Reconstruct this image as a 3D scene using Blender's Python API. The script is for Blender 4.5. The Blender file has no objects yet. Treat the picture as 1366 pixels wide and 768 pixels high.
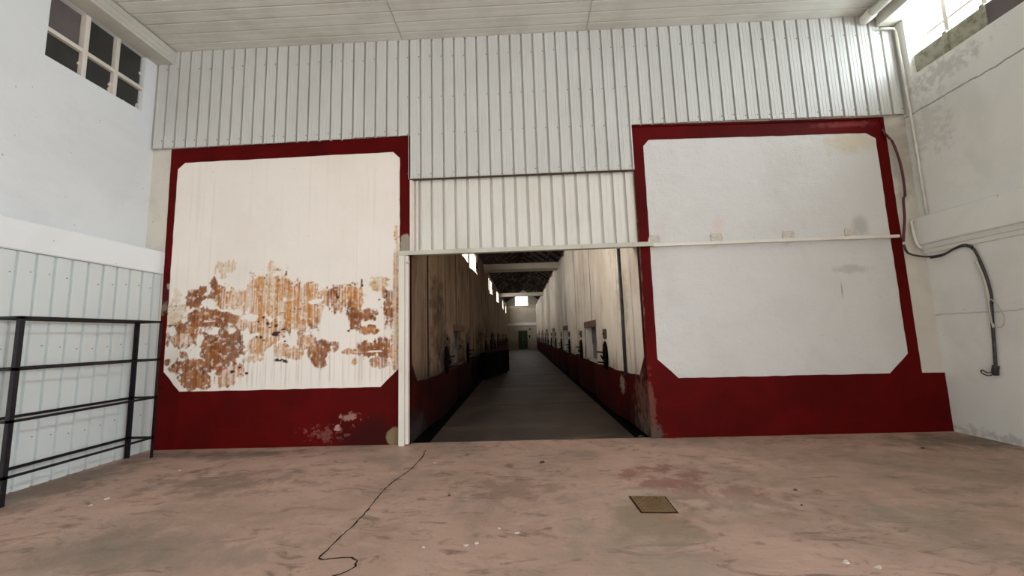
import bpy, bmesh, math, random
import numpy as np
from mathutils import Vector, Matrix, noise as mn
random.seed(7)
C = bpy.context.scene.collection
scene = bpy.context.scene

# ------------------------------------------------------------------ camera
cam_data = bpy.data.cameras.new('camera'); cam = bpy.data.objects.new('camera', cam_data); C.objects.link(cam)
cam_data.sensor_width = 36; cam_data.lens = 527.0 / 1366 * 36; cam_data.clip_end = 300
Rr = Vector((0.9990, 0.0317, -0.0310)); 
Fw = Vector((-0.0280, 0.9926, 0.1178)); Fw.normalize()
Rr = (Rr - Fw * Rr.dot(Fw)).normalized(); Up = Rr.cross(Fw).normalized()
cam.matrix_world = Matrix(((Rr.x, Up.x, -Fw.x, 0), (Rr.y, Up.y, -Fw.y, 0), (Rr.z, Up.z, -Fw.z, 1.6), (0, 0, 0, 1)))
scene.camera = cam

# ------------------------------------------------------------------ sky and exposure
world = bpy.data.worlds.new('sky'); scene.world = world; world.use_nodes = True
bg = world.node_tree.nodes['Background']
bg.inputs['Color'].default_value = (0.86, 0.93, 1.0, 1); bg.inputs['Strength'].default_value = 4.5
scene.view_settings.view_transform = 'Standard'; scene.view_settings.look = 'None'
scene.view_settings.exposure = 0.14; scene.view_settings.gamma = 1.0; scene.view_settings.use_curve_mapping = False

def area(name, loc, direction, sx, sy, power, color=(0.9, 0.95, 1.0), spread=180):
    l = bpy.data.lights.new(name, 'AREA'); l.shape = 'RECTANGLE'; l.size = sx; l.size_y = sy
    l.energy = power; l.color = color; l.spread = math.radians(spread)
    o = bpy.data.objects.new(name, l); C.objects.link(o); o.location = loc
    o.rotation_euler = Vector(direction).to_track_quat('-Z', 'Y').to_euler()
    return o
# daylight coming in through the clerestory windows on the right, an assumed, unseen gate and side door behind the camera, and the passage windows
RWIN = [5.28, 2.9, 0.5, -1.9, -4.3]
for y, pw in zip(RWIN, (62, 120, 120, 110, 90)):
    area('daylight_right_window', (6.62, y, 6.08), (-1, 0, -0.45), 1.4, 0.6, pw, (0.88, 0.96, 1.06))
area('daylight_assumed_gate', (-3.3, -6.9, 2.1), (0.0, 1, 0.03), 4.0, 4.0, 150, (1.0, 0.98, 0.96))
area('daylight_assumed_side_door', (6.5, -3.0, 1.95), (-1, 0.12, 0.05), 3.2, 3.4, 275, (0.94, 0.985, 1.06))
PWIN = [(6.8, 8.9), (11.3, 15.3), (20.3, 23.2), (27.2, 30.0), (34.4, 37.0), (41.0, 43.2)]  # first opening is unseen, added to light the near right wall
for (a, b) in PWIN:
    area('daylight_passage_window', (-2.35, (a + b) / 2, 4.45), (1, 0, -0.5), b - a, 0.65, 118 if a < 8 else 62, (1.0, 0.95, 0.88))
area('daylight_end_window', (-0.24, 45.4, 5.35), (0, -1, -0.5), 1.4, 1.0, 60, (1.0, 0.97, 0.92))

# ------------------------------------------------------------------ helpers
def srgb(r, g, b):
    f = lambda c: (c / 255) / 12.92 if c / 255 <= 0.04045 else ((c / 255 + 0.055) / 1.055) ** 2.4
    return (f(r), f(g), f(b), 1)

class NT:
    """small node-tree writer; every coordinate is the world position in metres"""
    def __init__(s, name, rough=0.8, metal=0.0):
        s.m = bpy.data.materials.new(name); s.m.use_nodes = True; s.t = s.m.node_tree; s.n = s.t.nodes; s.l = s.t.links
        s.b = s.n['Principled BSDF']; s.b.inputs['Roughness'].default_value = rough; s.b.inputs['Metallic'].default_value = metal
        s.geo = s.n.new('ShaderNodeNewGeometry'); s.P = s.geo.outputs['Position']
    def scaled(s, sc):
        v = s.n.new('ShaderNodeVectorMath'); v.operation = 'MULTIPLY'; s.l.new(s.P, v.inputs[0]); v.inputs[1].default_value = sc
        return v.outputs[0]
    def noise(s, scale=(1, 1, 1), detail=6, rough=0.6, dist=0.0):
        n = s.n.new('ShaderNodeTexNoise'); n.inputs['Scale'].default_value = 1; n.inputs['Detail'].default_value = detail
        n.inputs['Roughness'].default_value = rough; n.inputs['Distortion'].default_value = dist
        s.l.new(s.scaled(scale), n.inputs['Vector']); return n.outputs[0]
    def ramp(s, v, lo, hi, a=0.0, b=1.0):
        n = s.n.new('ShaderNodeMapRange'); n.clamp = True; n.interpolation_type = 'SMOOTHSTEP'
        n.inputs[1].default_value = lo; n.inputs[2].default_value = hi; n.inputs[3].default_value = a; n.inputs[4].default_value = b
        s.l.new(v, n.inputs[0]); return n.outputs[0]
    def math(s, op, a, b=None):
        n = s.n.new('ShaderNodeMath'); n.operation = op
        for i, x in enumerate((a, b)):
            if x is None: continue
            if isinstance(x, (int, float)): n.inputs[i].default_value = x
            else: s.l.new(x, n.inputs[i])
        return n.outputs[0]
    def mix(s, f, a, b, mode='MIX'):
        n = s.n.new('ShaderNodeMix'); n.data_type = 'RGBA'; n.blend_type = mode
        if isinstance(f, (int, float)): n.inputs[0].default_value = f
        else: s.l.new(f, n.inputs[0])
        for i, x in ((6, a), (7, b)):
            if isinstance(x, tuple): n.inputs[i].default_value = x
            else: s.l.new(x, n.inputs[i])
        return n.outputs[2]
    def attr(s, name):
        n = s.n.new('ShaderNodeAttribute'); n.attribute_name = name; return n.outputs['Fac']
    def spot(s, c, r, wob=0.5, nscale=6, soft=1):
        """soft irregular patch centred on c (m) with radii r (m); 1 inside, 0 outside"""
        v = s.n.new('ShaderNodeVectorMath'); v.operation = 'SUBTRACT'; s.l.new(s.P, v.inputs[0]); v.inputs[1].default_value = c
        d = s.n.new('ShaderNodeVectorMath'); d.operation = 'DIVIDE'; s.l.new(v.outputs[0], d.inputs[0]); d.inputs[1].default_value = r
        L = s.n.new('ShaderNodeVectorMath'); L.operation = 'LENGTH'; s.l.new(d.outputs[0], L.inputs[0])
        nz = s.noise((nscale,) * 3, 5, 0.65)
        w = s.math('MULTIPLY', s.math('SUBTRACT', nz, 0.5), wob * 4)
        return s.ramp(s.math('ADD', L.outputs['Value'], w), 1.3 if soft else 1.05, 0.35 if soft else 0.85)
    def color(s, c):
        if isinstance(c, tuple): s.b.inputs['Base Color'].default_value = c
        else: s.l.new(c, s.b.inputs['Base Color'])
    def bump(s, v, strength=0.3, dist=0.01):
        n = s.n.new('ShaderNodeBump'); n.inputs['Strength'].default_value = strength; n.inputs['Distance'].default_value = dist
        s.l.new(v, n.inputs['Height']); s.l.new(n.outputs[0], s.b.inputs['Normal'])

def mb_obj(name, verts, faces, mat, parent=None, smooth=False):
    me = bpy.data.meshes.new(name); me.from_pydata(verts, [], faces); me.update()
    if mat: me.materials.append(mat)
    if smooth:
        for p in me.polygons: p.use_smooth = True
    o = bpy.data.objects.new(name, me); C.objects.link(o)
    if parent: o.parent = parent
    return o

class MB:
    def __init__(s): s.v = []; s.f = []
    def box(s, x0, x1, y0, y1, z0, z1):
        b = len(s.v)
        s.v += [(x0, y0, z0), (x1, y0, z0), (x1, y1, z0), (x0, y1, z0), (x0, y0, z1), (x1, y0, z1), (x1, y1, z1), (x0, y1, z1)]
        s.f += [(b, b+3, b+2, b+1), (b+4, b+5, b+6, b+7), (b, b+1, b+5, b+4), (b+1, b+2, b+6, b+5), (b+2, b+3, b+7, b+6), (b+3, b, b+4, b+7)]
        return s
    def prism(s, poly, axis, a, b_):
        """extrude a 2D polygon along axis 'x','y' or 'z' from a to b_"""
        n = len(poly); k = len(s.v)
        for t in (a, b_):
            for (p, q) in poly:
                s.v.append({'x': (t, p, q), 'y': (p, t, q), 'z': (p, q, t)}[axis])
        s.f.append(tuple(range(k, k + n))); s.f.append(tuple(range(k + 2*n - 1, k + n - 1, -1)))
        for i in range(n): j = (i + 1) % n; s.f.append((k + i, k + n + i, k + n + j, k + j))
        return s
    def tube(s, pts, r, seg=8, cap=True):
        pts = [Vector(p) for p in pts]; k0 = len(s.v)
        for i, p in enumerate(pts):
            t = (pts[min(i+1, len(pts)-1)] - pts[max(i-1, 0)]).normalized()
            up = Vector((0, 0, 1)) if abs(t.z) < 0.9 else Vector((0, 1, 0))
            a = t.cross(up).normalized(); b = t.cross(a)
            rr = r[i] if isinstance(r, (list, tuple)) else r
            for j in range(seg):
                an = 2 * math.pi * j / seg
                s.v.append(tuple(p + a * math.cos(an) * rr + b * math.sin(an) * rr))
        for i in range(len(pts) - 1):
            for j in range(seg):
                j2 = (j + 1) % seg; a = k0 + i * seg
                s.f.append((a + j, a + j2, a + seg + j2, a + seg + j))
        if cap:
            s.f.append(tuple(k0 + j for j in range(seg))); s.f.append(tuple(k0 + (len(pts)-1)*seg + j for j in range(seg-1, -1, -1)))
        return s
    def bar(s, p, q, w, h):
        """square bar between two points"""
        p = Vector(p); q = Vector(q); t = (q - p).normalized(); up = Vector((0, 0, 1)) if abs(t.z) < 0.9 else Vector((0, 1, 0))
        a = t.cross(up).normalized() * w / 2; b = a.cross(t).normalized() * h / 2; k = len(s.v)
        for c in (p, q):
            for (i, j) in ((-1, -1), (1, -1), (1, 1), (-1, 1)): s.v.append(tuple(c + a * i + b * j))
        s.f += [(k, k+3, k+2, k+1), (k+4, k+5, k+6, k+7)] + [(k+i, k+(i+1) % 4, k+4+(i+1) % 4, k+4+i) for i in range(4)]
        return s
    def obj(s, name, mat, parent=None, smooth=False, bevel=0):
        o = mb_obj(name, s.v, s.f, mat, parent, smooth)
        bm = bmesh.new(); bm.from_mesh(o.data); bmesh.ops.recalc_face_normals(bm, faces=bm.faces)
        if bevel: bmesh.ops.bevel(bm, geom=bm.edges[:], offset=bevel, segments=2, affect='EDGES', profile=0.6)
        bm.to_mesh(o.data); bm.free()
        return o

def empty(name, loc=(0, 0, 0)):
    o = bpy.data.objects.new(name, None); C.objects.link(o); o.location = loc; o.empty_display_size = 0.1; return o
def tag(o, label, cat, group=None, kind=None):
    o['label'] = label; o['category'] = cat
    if group: o['group'] = group
    if kind: o['kind'] = kind
    return o
def struct(o, label=None):
    o['kind'] = 'structure'
    if label: o['label'] = label
    return o
def setparent(child, par):
    """parent while keeping world coordinates (thing empties sit at their base)"""
    child.parent = par; child.matrix_parent_inverse = Matrix.Translation(par.location).inverted()
    return child
def copy_tree(o, offset):
    c = o.copy(); C.objects.link(c); c.location = o.location + Vector(offset)
    for ch in list(o.children):
        d = ch.copy(); C.objects.link(d); d.parent = c; d.matrix_parent_inverse = ch.matrix_parent_inverse.copy()
        for g in list(ch.children):
            e = g.copy(); C.objects.link(e); e.parent = d; e.matrix_parent_inverse = g.matrix_parent_inverse.copy()
    return c

# ------------------------------------------------------------------ materials
def plaster(name, base, stain, amount=0.35, bumps=0.35, scale=1.0, rough=0.85, streak=0.0, specks=0.5, extra=None):
    t = NT(name, rough)
    a = t.noise((0.8 * scale,) * 3, 8, 0.6, 0.6); c = t.mix(t.ramp(a, 0.42, 0.72, 0, amount), base, stain)
    fine = t.noise((9, 9, 9), 8, 0.7)
    c = t.mix(t.ramp(fine, 0.6, 0.78, 0, amount * 0.8), c, stain)
    if streak:
        st = t.noise((7, 7, 0.5), 6, 0.65); c = t.mix(t.ramp(st, 0.5, 0.72, 0, streak), c, stain)
    sp = t.noise((22, 22, 14), 3, 0.5); c = t.mix(t.ramp(sp, 0.735, 0.77, 0, specks), c, srgb(95, 88, 80))
    if extra: c = extra(t, c)
    t.color(c)
    h = t.math('ADD', t.math('MULTIPLY', t.noise((3, 3, 3), 4, 0.5), 1.4), t.math('MULTIPLY', t.noise((24, 24, 30), 6, 0.65), 0.35))
    t.bump(h, bumps, 0.03)
    return t.m

def right_panel_marks(t, c):
    c = t.mix(t.math('MULTIPLY', t.spot((5.35, 6.2, 4.5), (0.42, 1, 0.2), 0.5, 5), 0.45), c, srgb(196, 176, 128))
    c = t.mix(t.math('MULTIPLY', t.spot((5.3, 6.2, 3.12), (0.14, 1, 0.18), 0.12, 5), 0.5), c, srgb(150, 146, 136))
    c = t.mix(t.math('MULTIPLY', t.spot((3.12, 6.2, 3.22), (0.11, 1, 0.14), 0.2, 5), 0.4), c, srgb(222, 190, 180))
    c = t.mix(t.math('MULTIPLY', t.spot((4.9, 6.2, 2.12), (0.015, 1, 0.14), 0.05, 5), 0.5), c, srgb(110, 105, 98))
    c = t.mix(t.math('MULTIPLY', t.spot((5.1, 6.2, 2.45), (0.28, 1, 0.07), 0.5, 9), 0.35), c, srgb(140, 135, 125))
    return c
def corner_grime(t, c):
    c = t.mix(t.math('MULTIPLY', t.spot((6.05, 6.2, 4.3), (0.3, 1, 0.75), 0.7, 3), 0.45), c, srgb(120, 112, 100))
    return c
def right_wall_marks(t, c):
    c = t.mix(t.math('MULTIPLY', t.spot((6.2, 5.6, 5.25), (1, 0.45, 0.16), 1.3, 12), 0.32), c, srgb(116, 110, 100))
    c = t.mix(t.math('MULTIPLY', t.spot((6.2, 5.85, 4.6), (1, 0.25, 0.4), 1.6, 10), 0.2), c, srgb(130, 125, 112))
    c = t.mix(t.math('MULTIPLY', t.spot((6.2, 5.6, 0.05), (1, 1.2, 0.06), 1.6, 9), 0.3), c, srgb(90, 82, 70))
    # hairline crack running along the wall
    z = t.n.new('ShaderNodeSeparateXYZ'); t.l.new(t.P, z.inputs[0])
    w = t.math('MULTIPLY', t.math('SUBTRACT', t.noise((2, 2, 2), 4, 0.6), 0.5), 0.12)
    for zc, k in ((4.87, 0.7), (1.7, 0.3)):
        d = t.math('ABSOLUTE', t.math('SUBTRACT', t.math('ADD', z.outputs[2], w), zc))
        c = t.mix(t.ramp(d, 0.016, 0.004, 0, k), c, srgb(90, 88, 80))
    return c

WHITE = srgb(226, 222, 212)
M = {}
M['plaster_left'] = plaster('white painted plaster left wall', srgb(228, 230, 230), srgb(198, 200, 200), 0.3, 0.3)
M['plaster_right'] = plaster('white painted plaster right wall', srgb(230, 229, 222), srgb(196, 194, 184), 0.4, 0.4, extra=right_wall_marks)
M['plaster_panel'] = plaster('white rough plaster panel', srgb(212, 209, 204), srgb(190, 184, 176), 0.3, 0.9, extra=right_panel_marks, specks=0.3)
M['plaster_front'] = plaster('white wall plaster', srgb(212, 205, 192), srgb(180, 170, 152), 0.5, 0.4, extra=corner_grime)
M['band'] = plaster('white ledge plaster', srgb(242, 244, 243), srgb(222, 222, 218), 0.25, 0.2)
M['cornice'] = plaster('white cornice', srgb(206, 202, 190), srgb(160, 154, 142), 0.5, 0.3)

def rust_panel():
    t = NT('rust stained plaster panel', 0.85)
    a = t.noise((0.9, 0.9, 0.9), 8, 0.6); base = t.mix(t.ramp(a, 0.4, 0.75, 0, 0.5), srgb(240, 231, 220), srgb(228, 217, 203))
    st = t.noise((9, 9, 0.5), 6, 0.65)
    base = t.mix(t.ramp(st, 0.55, 0.75, 0, 0.35), base, srgb(196, 184, 160))
    sp = t.noise((20, 20, 14), 3, 0.5); base = t.mix(t.ramp(sp, 0.73, 0.77, 0, 0.4), base, srgb(110, 100, 88))
    s = t.attr('stain'); h = t.attr('hue'); d = t.attr('dark'); dr = t.attr('drip')
    orange = t.mix(t.ramp(t.noise((30, 30, 4), 6, 0.7), 0.35, 0.65), srgb(214, 158, 98), srgb(184, 114, 54))
    brown = t.mix(t.ramp(t.noise((18, 18, 9), 6, 0.7), 0.38, 0.62), srgb(156, 88, 34), srgb(112, 62, 24))
    pale = srgb(206, 180, 136)
    col = t.mix(t.ramp(h, 0.15, 0.5), pale, orange); col = t.mix(t.ramp(h, 0.5, 0.92), col, brown)
    c = t.mix(s, base, col)
    c = t.mix(dr, c, srgb(150, 128, 104)); c = t.mix(d, c, srgb(58, 30, 24))
    t.color(c)
    t.bump(t.math('ADD', t.noise((4, 4, 4), 6, 0.6), t.math('MULTIPLY', s, 0.25)), 0.35, 0.02)
    return t.m
M['rust'] = rust_panel()

def red_paint(name, wear, hi=srgb(90, 5, 4), lo=srgb(74, 4, 3)):
    t = NT(name, 0.62); t.b.inputs['Specular IOR Level'].default_value = 0.08
    a = t.noise((1.2, 1.2, 1.2), 7, 0.6, 0.5)
    c = t.mix(t.ramp(a, 0.35, 0.7), hi, lo)
    c = t.mix(t.ramp(t.noise((14, 14, 14), 6, 0.7), 0.66, 0.78, 0, 0.25), c, srgb(150, 90, 80))
    for (cc, r, col, k, wob, ns) in wear:
        c = t.mix(t.math('MULTIPLY', t.spot(cc, r, wob, ns, k < 0.9), k), c, col)
    t.color(c); t.bump(t.noise((6, 6, 6), 6, 0.6), 0.3, 0.015)
    return t.m
M['red_left'] = red_paint('dark red wall paint left', [
    ((-1.87, 6.2, 3.1), (0.09, 1, 0.2), srgb(158, 146, 130), 0.95, 0.25, 6),
    ((-5.8, 6.2, 2.35), (0.13, 1, 0.3), srgb(74, 30, 30), 0.6, 0.6, 8), ((-5.78, 6.2, 2.2), (0.12, 1, 0.09), srgb(130, 118, 108), 0.8, 0.8, 10),
    ((-5.75, 6.2, 2.55), (0.04, 1, 0.06), srgb(190, 176, 164), 0.7, 0.6, 10),
    ((-2.35, 6.2, 0.12), (0.55, 1, 0.34), srgb(52, 14, 14), 0.85, 0.5, 4),
    ((-2.03, 6.2, 0.12), (0.14, 1, 0.15), srgb(128, 112, 84), 0.95, 0.2, 6),
    ((-2.72, 6.2, 0.42), (0.13, 1, 0.05), srgb(160, 118, 108), 0.85, 1.8, 14), ((-2.92, 6.2, 0.26), (0.05, 1, 0.05), srgb(184, 144, 134), 0.9, 0.5, 12),
    ((-3.1, 6.2, 0.2), (0.25, 1, 0.08), srgb(130, 80, 74), 0.6, 2.0, 14)])
M['red_right'] = red_paint('dark red wall paint right', [
    ((1.88, 6.2, 0.5), (0.05, 1, 0.4), srgb(118, 78, 66), 0.6, 1.2, 9), ((1.9, 6.2, 0.06), (0.12, 1, 0.13), srgb(86, 74, 66), 0.85, 1.0, 12),
    ((1.84, 6.2, 2.7), (0.025, 1, 1.2), srgb(160, 132, 118), 0.6, 0.9, 9), ((5.3, 6.2, 4.8), (0.5, 1, 0.05), srgb(160, 84, 80), 0.35, 0.8, 6)])
M['red_passage'] = red_paint('dark red passage paint', [
    ((0, 24, 0.0), (9, 40, 0.35), srgb(30, 18, 16), 0.85, 1.2, 4), ((-1.8, 16, 0.3), (0.9, 14, 1.6), srgb(22, 8, 7), 0.8, 1.0, 3), ((1.8, 14, 0.5), (0.9, 8, 0.8), srgb(44, 12, 10), 0.6, 1.6, 3),
    ((1.8, 6.5, 0.1), (1, 0.5, 0.25), srgb(82, 72, 64), 0.85, 0.9, 7), ((1.8, 6.5, 0.5), (1, 0.35, 0.5), srgb(124, 96, 84), 0.5, 1.2, 7),
    ((1.8, 7.6, 0.62), (1, 0.12, 0.16), srgb(170, 150, 138), 0.5, 1.0, 9), ((-1.8, 6.5, 0.15), (1, 0.6, 0.25), srgb(56, 52, 48), 0.85, 0.9, 7)], srgb(70, 8, 7), srgb(46, 6, 5))

def cladding(name, base, dirt, k=0.25, rough=0.5, metal=0.0):
    t = NT(name, rough, metal)
    c = t.mix(t.ramp(t.noise((1.3, 1.3, 0.7), 6, 0.6), 0.4, 0.75, 0, k), base, dirt)
    c = t.mix(t.ramp(t.noise((14, 14, 9), 5, 0.7), 0.68, 0.78, 0, 0.3), c, dirt)
    t.color(c); t.b.inputs['Specular IOR Level'].default_value = 0.5
    return t.m
M['clad'] = cladding('off-white coated steel cladding', srgb(202, 201, 195), srgb(168, 166, 155))
M['clad_side'] = cladding('white coated steel cladding', srgb(222, 227, 224), srgb(196, 200, 196))
M['clad_infill'] = cladding('cream coated steel cladding', srgb(220, 215, 205), srgb(188, 180, 164), 0.3)
M['ceiling'] = cladding('coated roof lining', srgb(216, 214, 204), srgb(178, 174, 160), 0.45, 0.5)
M['white_metal'] = cladding('white painted steel', srgb(224, 215, 202), srgb(176, 164, 148), 0.4, 0.45)
M['grey_metal'] = cladding('grey painted rail', srgb(196, 192, 176), srgb(150, 142, 124), 0.4, 0.45)

def floor_mat():
    t = NT('worn pink-brown screed', 0.62)
    a = t.noise((0.55, 0.9, 1), 9, 0.62, 0.8)
    c = t.mix(t.ramp(a, 0.36, 0.66), srgb(192, 158, 140), srgb(170, 141, 124))
    c = t.mix(t.ramp(t.noise((1.6, 3.2, 1), 9, 0.7, 1.2), 0.5, 0.64, 0, 0.75), c, srgb(188, 158, 142))
    c = t.mix(t.ramp(t.noise((2.0, 4.5, 1), 8, 0.7, 1.5), 0.53, 0.66, 0, 0.7), c, srgb(104, 82, 70))
    c = t.mix(t.ramp(t.noise((0.7, 0.5, 1.3), 8, 0.6, 0.5), 0.52, 0.66, 0, 0.6), c, srgb(128, 116, 102))
    c = t.mix(t.ramp(t.noise((6, 14, 4), 8, 0.75, 1.0), 0.55, 0.68, 0, 0.4), c, srgb(184, 158, 140))
    c = t.mix(t.ramp(t.noise((5, 12, 4.4), 8, 0.75, 1.0), 0.56, 0.68, 0, 0.5), c, srgb(96, 72, 62))
    for (x, y, rx, ry, col, k, wob) in [
        (1.45, 4.45, 0.4, 0.45, srgb(132, 72, 62), 0.6, 1.8), (1.9, 4.05, 0.6, 0.3, srgb(130, 82, 72), 0.5, 1.8),
        (1.6, 3.9, 0.5, 0.3, srgb(176, 158, 140), 0.45, 1.3), (1.1, 3.6, 0.45, 0.4, srgb(120, 98, 62), 0.55, 0.7),
        (1.15, 4.2, 0.35, 0.12, srgb(176, 160, 142), 0.5, 0.9),
        (-3.6, 4.75, 0.9, 0.35, srgb(104, 86, 76), 0.55, 1.3), (-3.1, 3.2, 1.2, 0.3, srgb(130, 116, 102), 0.5, 1.0),
        (-2.6, 4.0, 1.0, 0.4, srgb(160, 134, 116), 0.4, 1.2), (-5.6, 4.6, 0.5, 1.3, srgb(98, 84, 72), 0.65, 0.7),
        (-0.2, 4.35, 0.5, 0.3, srgb(112, 88, 78), 0.45, 1.2), (5.9, 5.7, 0.9, 0.4, srgb(84, 72, 56), 0.7, 0.8),
        (4.2, 4.4, 2.4, 1.4, srgb(122, 100, 80), 0.4, 0.6), (0.8, 3.3, 0.5, 0.8, srgb(150, 138, 122), 0.4, 1.4), (-5.6, 5.9, 3.2, 0.14, srgb(112, 98, 86), 0.6, 0.6),  # broad right-hand patch: soiling that also paints in the dimmer light there
        (3.2, 3.6, 0.5, 0.2, srgb(140, 130, 112), 0.4, 1.1), (4.0, 4.1, 0.4, 0.12, srgb(92, 80, 66), 0.45, 1.3), (-4.2, 5.8, 0.8, 0.2, srgb(96, 84, 74), 0.5, 1.0)]:
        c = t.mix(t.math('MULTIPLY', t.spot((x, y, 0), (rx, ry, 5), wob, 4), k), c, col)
    c = t.mix(t.ramp(t.noise((16, 22, 16), 4, 0.6), 0.7, 0.76, 0, 0.6), c, srgb(78, 62, 52))
    c = t.mix(t.ramp(t.noise((12, 17, 12.3), 4, 0.6), 0.735, 0.77, 0, 0.6), c, srgb(196, 178, 162))
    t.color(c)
    t.bump(t.math('ADD', t.noise((2, 4, 2), 8, 0.65, 1), t.math('MULTIPLY', t.noise((30, 30, 30), 5, 0.6), 0.25)), 0.45, 0.02)
    r = t.ramp(t.noise((1.4, 2.2, 1), 6, 0.6), 0.3, 0.75, 0.45, 0.85); t.l.new(r, t.b.inputs['Roughness'])
    return t.m
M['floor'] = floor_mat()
def passage_floor():
    t = NT('grimy passage concrete', 0.6)
    c = t.mix(t.ramp(t.noise((0.8, 0.5, 1), 8, 0.6, 0.7), 0.35, 0.7), srgb(76, 62, 53), srgb(48, 38, 32))
    c = t.mix(t.ramp(t.noise((0.5, 1.3, 1), 6, 0.6), 0.5, 0.68, 0, 0.55), c, srgb(108, 92, 78))
    c = t.mix(t.ramp(t.noise((10, 12, 9), 5, 0.7), 0.62, 0.76, 0, 0.6), c, srgb(160, 150, 136))
    t.color(c); t.bump(t.noise((3, 4, 3), 8, 0.65), 0.4, 0.02); return t.m
M['passage_floor'] = passage_floor()
def passage_wall(name, base, dirt, dark, k, spots=()):
    t = NT(name, 0.85)
    c = t.mix(t.ramp(t.noise((1, 0.8, 0.8), 8, 0.6), 0.4, 0.7, 0, 0.5), base, dirt)
    c = t.mix(t.ramp(t.noise((3, 3.2, 0.35), 7, 0.65, 0.3), 0.46, 0.68, 0, k), c, dirt)
    c = t.mix(t.ramp(t.noise((5, 4.4, 0.5), 7, 0.7, 0.4), 0.54, 0.66, 0, k), c, dark)
    c = t.mix(t.ramp(t.noise((14, 14, 8), 3, 0.5), 0.71, 0.75, 0, 0.6), c, dark)
    z = t.n.new('ShaderNodeSeparateXYZ'); t.l.new(t.P, z.inputs[0])
    rise = t.math('SUBTRACT', z.outputs[2], t.math('MULTIPLY', t.noise((2.2, 2.2, 0.3), 6, 0.7), 1.2))
    c = t.mix(t.ramp(rise, 0.75, 0.1, 0, min(1, k * 1.1)), c, dark)      # rising damp
    for (cc, rr_, col, kk) in spots:
        c = t.mix(t.math('MULTIPLY', t.spot(cc, rr_, 0.9, 5), kk), c, col)
    t.color(c); t.bump(t.noise((5, 5, 5), 8, 0.65), 0.5, 0.02); return t.m
M['passage_left'] = passage_wall('damp stained passage plaster', srgb(150, 126, 102), srgb(96, 66, 42), srgb(36, 22, 15), 1.0, [((-1.8, 8.75, 1.15), (1, .8, .45), srgb(14, 10, 9), .95), ((-1.8, 8.2, 1.7), (1, .5, .9), srgb(58, 32, 18), .6), ((-1.8, 7.7, 1.6), (1, .16, 1.1), srgb(92, 50, 28), .6),
    ((-1.8, 12.1, 1.3), (1, .7, .5), srgb(20, 14, 12), .85), ((-1.8, 15.6, 1.4), (1, 1.3, .6), srgb(20, 14, 12), .8), ((-1.8, 18.6, 1.6), (1, 1.0, .9), srgb(22, 15, 12), .85), ((-1.8, 22, 1.3), (1, 1.6, .6), srgb(22, 15, 12), .7), ((-1.8, 7.9, 2.4), (1, .5, .5), srgb(70, 48, 32), .5)])
M['passage_right'] = passage_wall('white passage plaster', srgb(222, 212, 196), srgb(180, 160, 136), srgb(90, 68, 50), 0.5, [((1.8, 7.3, 2.3), (1, .35, .5), srgb(150, 136, 112), .5), ((1.8, 12.6, 1.2), (1, .3, .6), srgb(96, 60, 44), .6), ((1.8, 16.1, 1.3), (1, .8, .5), srgb(80, 60, 48), .5), ((1.7, 22, 1.4), (1, 1.0, .6), srgb(60, 44, 36), .6), ((1.7, 28, 1.4), (1, 1.2, .6), srgb(60, 44, 36), .5)])
M['passage_end'] = passage_wall('pale end wall plaster', srgb(200, 194, 182), srgb(170, 160, 146), srgb(110, 96, 82), 0.25)

def simple(name, col, rough=0.6, metal=0.0, var=None, k=0.5, sc=6, bump=0.2):
    t = NT(name, rough, metal)
    if rough >= 0.9: t.b.inputs['Specular IOR Level'].default_value = 0.1
    t.color(t.mix(t.ramp(t.noise((sc,) * 3, 6, 0.65), 0.4, 0.7, 0, k), col, var) if var else col)
    if bump: t.bump(t.noise((sc * 3,) * 3, 5, 0.6), bump, 0.005)
    return t.m
M['black_steel'] = simple('black painted angle iron', srgb(26, 25, 30), 0.45, 0.2, srgb(48, 44, 46), 0.5, 9)
M['cable_black'] = simple('black cable sheath', srgb(40, 36, 38), 0.5, 0, srgb(96, 90, 86), 0.5, 8)
M['cable_red'] = simple('dark red painted cable', srgb(84, 22, 26), 0.5)
M['dark_void'] = simple('near-black matt', srgb(10, 8, 7), 0.9)  # plain near-black shared by hatch doors, gutters and left vat joints
M['brown_wood'] = simple('brown timber lintel', srgb(112, 78, 54), 0.7, 0, srgb(76, 50, 34), 0.7, 5)
M['roof_wood'] = simple('dark roof timber', srgb(62, 45, 36), 0.8, 0, srgb(26, 18, 15), 0.7, 5)
M['roof_dark'] = simple('dark roof boards', srgb(34, 24, 21), 0.85, 0, srgb(15, 10, 9), 0.8, 3)
M['beam'] = plaster('white tie beam', srgb(214, 206, 192), srgb(170, 158, 140), 0.4, 0.2)
M['rust_iron'] = simple('rusty cast iron', srgb(122, 98, 66), 0.75, 0.2, srgb(92, 68, 42), 0.7, 14)
M['rust_tread'] = simple('worn tread iron', srgb(140, 112, 82), 0.6, 0.2, srgb(112, 82, 54), 0.6, 20)
M['rust_dark'] = simple('dark rusty gap', srgb(62, 38, 22), 0.9)
M['hatch'] = simple('blackened iron hatch', srgb(9, 7, 7), 0.9, 0.0, srgb(18, 14, 12), 0.6, 8)
M['plate'] = simple('brown inspection plate', srgb(84, 66, 50), 0.6, 0.3, srgb(52, 38, 30), 0.6, 8)
M['green_door'] = simple('dark green door paint', srgb(22, 62, 42), 0.5, 0, srgb(14, 38, 28), 0.5, 3)
M['dark_pane'] = simple('dirty dark window pane', srgb(46, 46, 43), 0.35, 0, srgb(66, 64, 60), 0.5, 4, 0.05)
M['board_pane'] = simple('purple-brown boarded pane', srgb(104, 94, 92), 0.8, 0, srgb(86, 76, 74), 0.5, 4)
M['concrete_block'] = simple('weathered sill concrete', srgb(168, 164, 146), 0.9, 0, srgb(110, 106, 88), 0.8, 9, 0.5)
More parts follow.
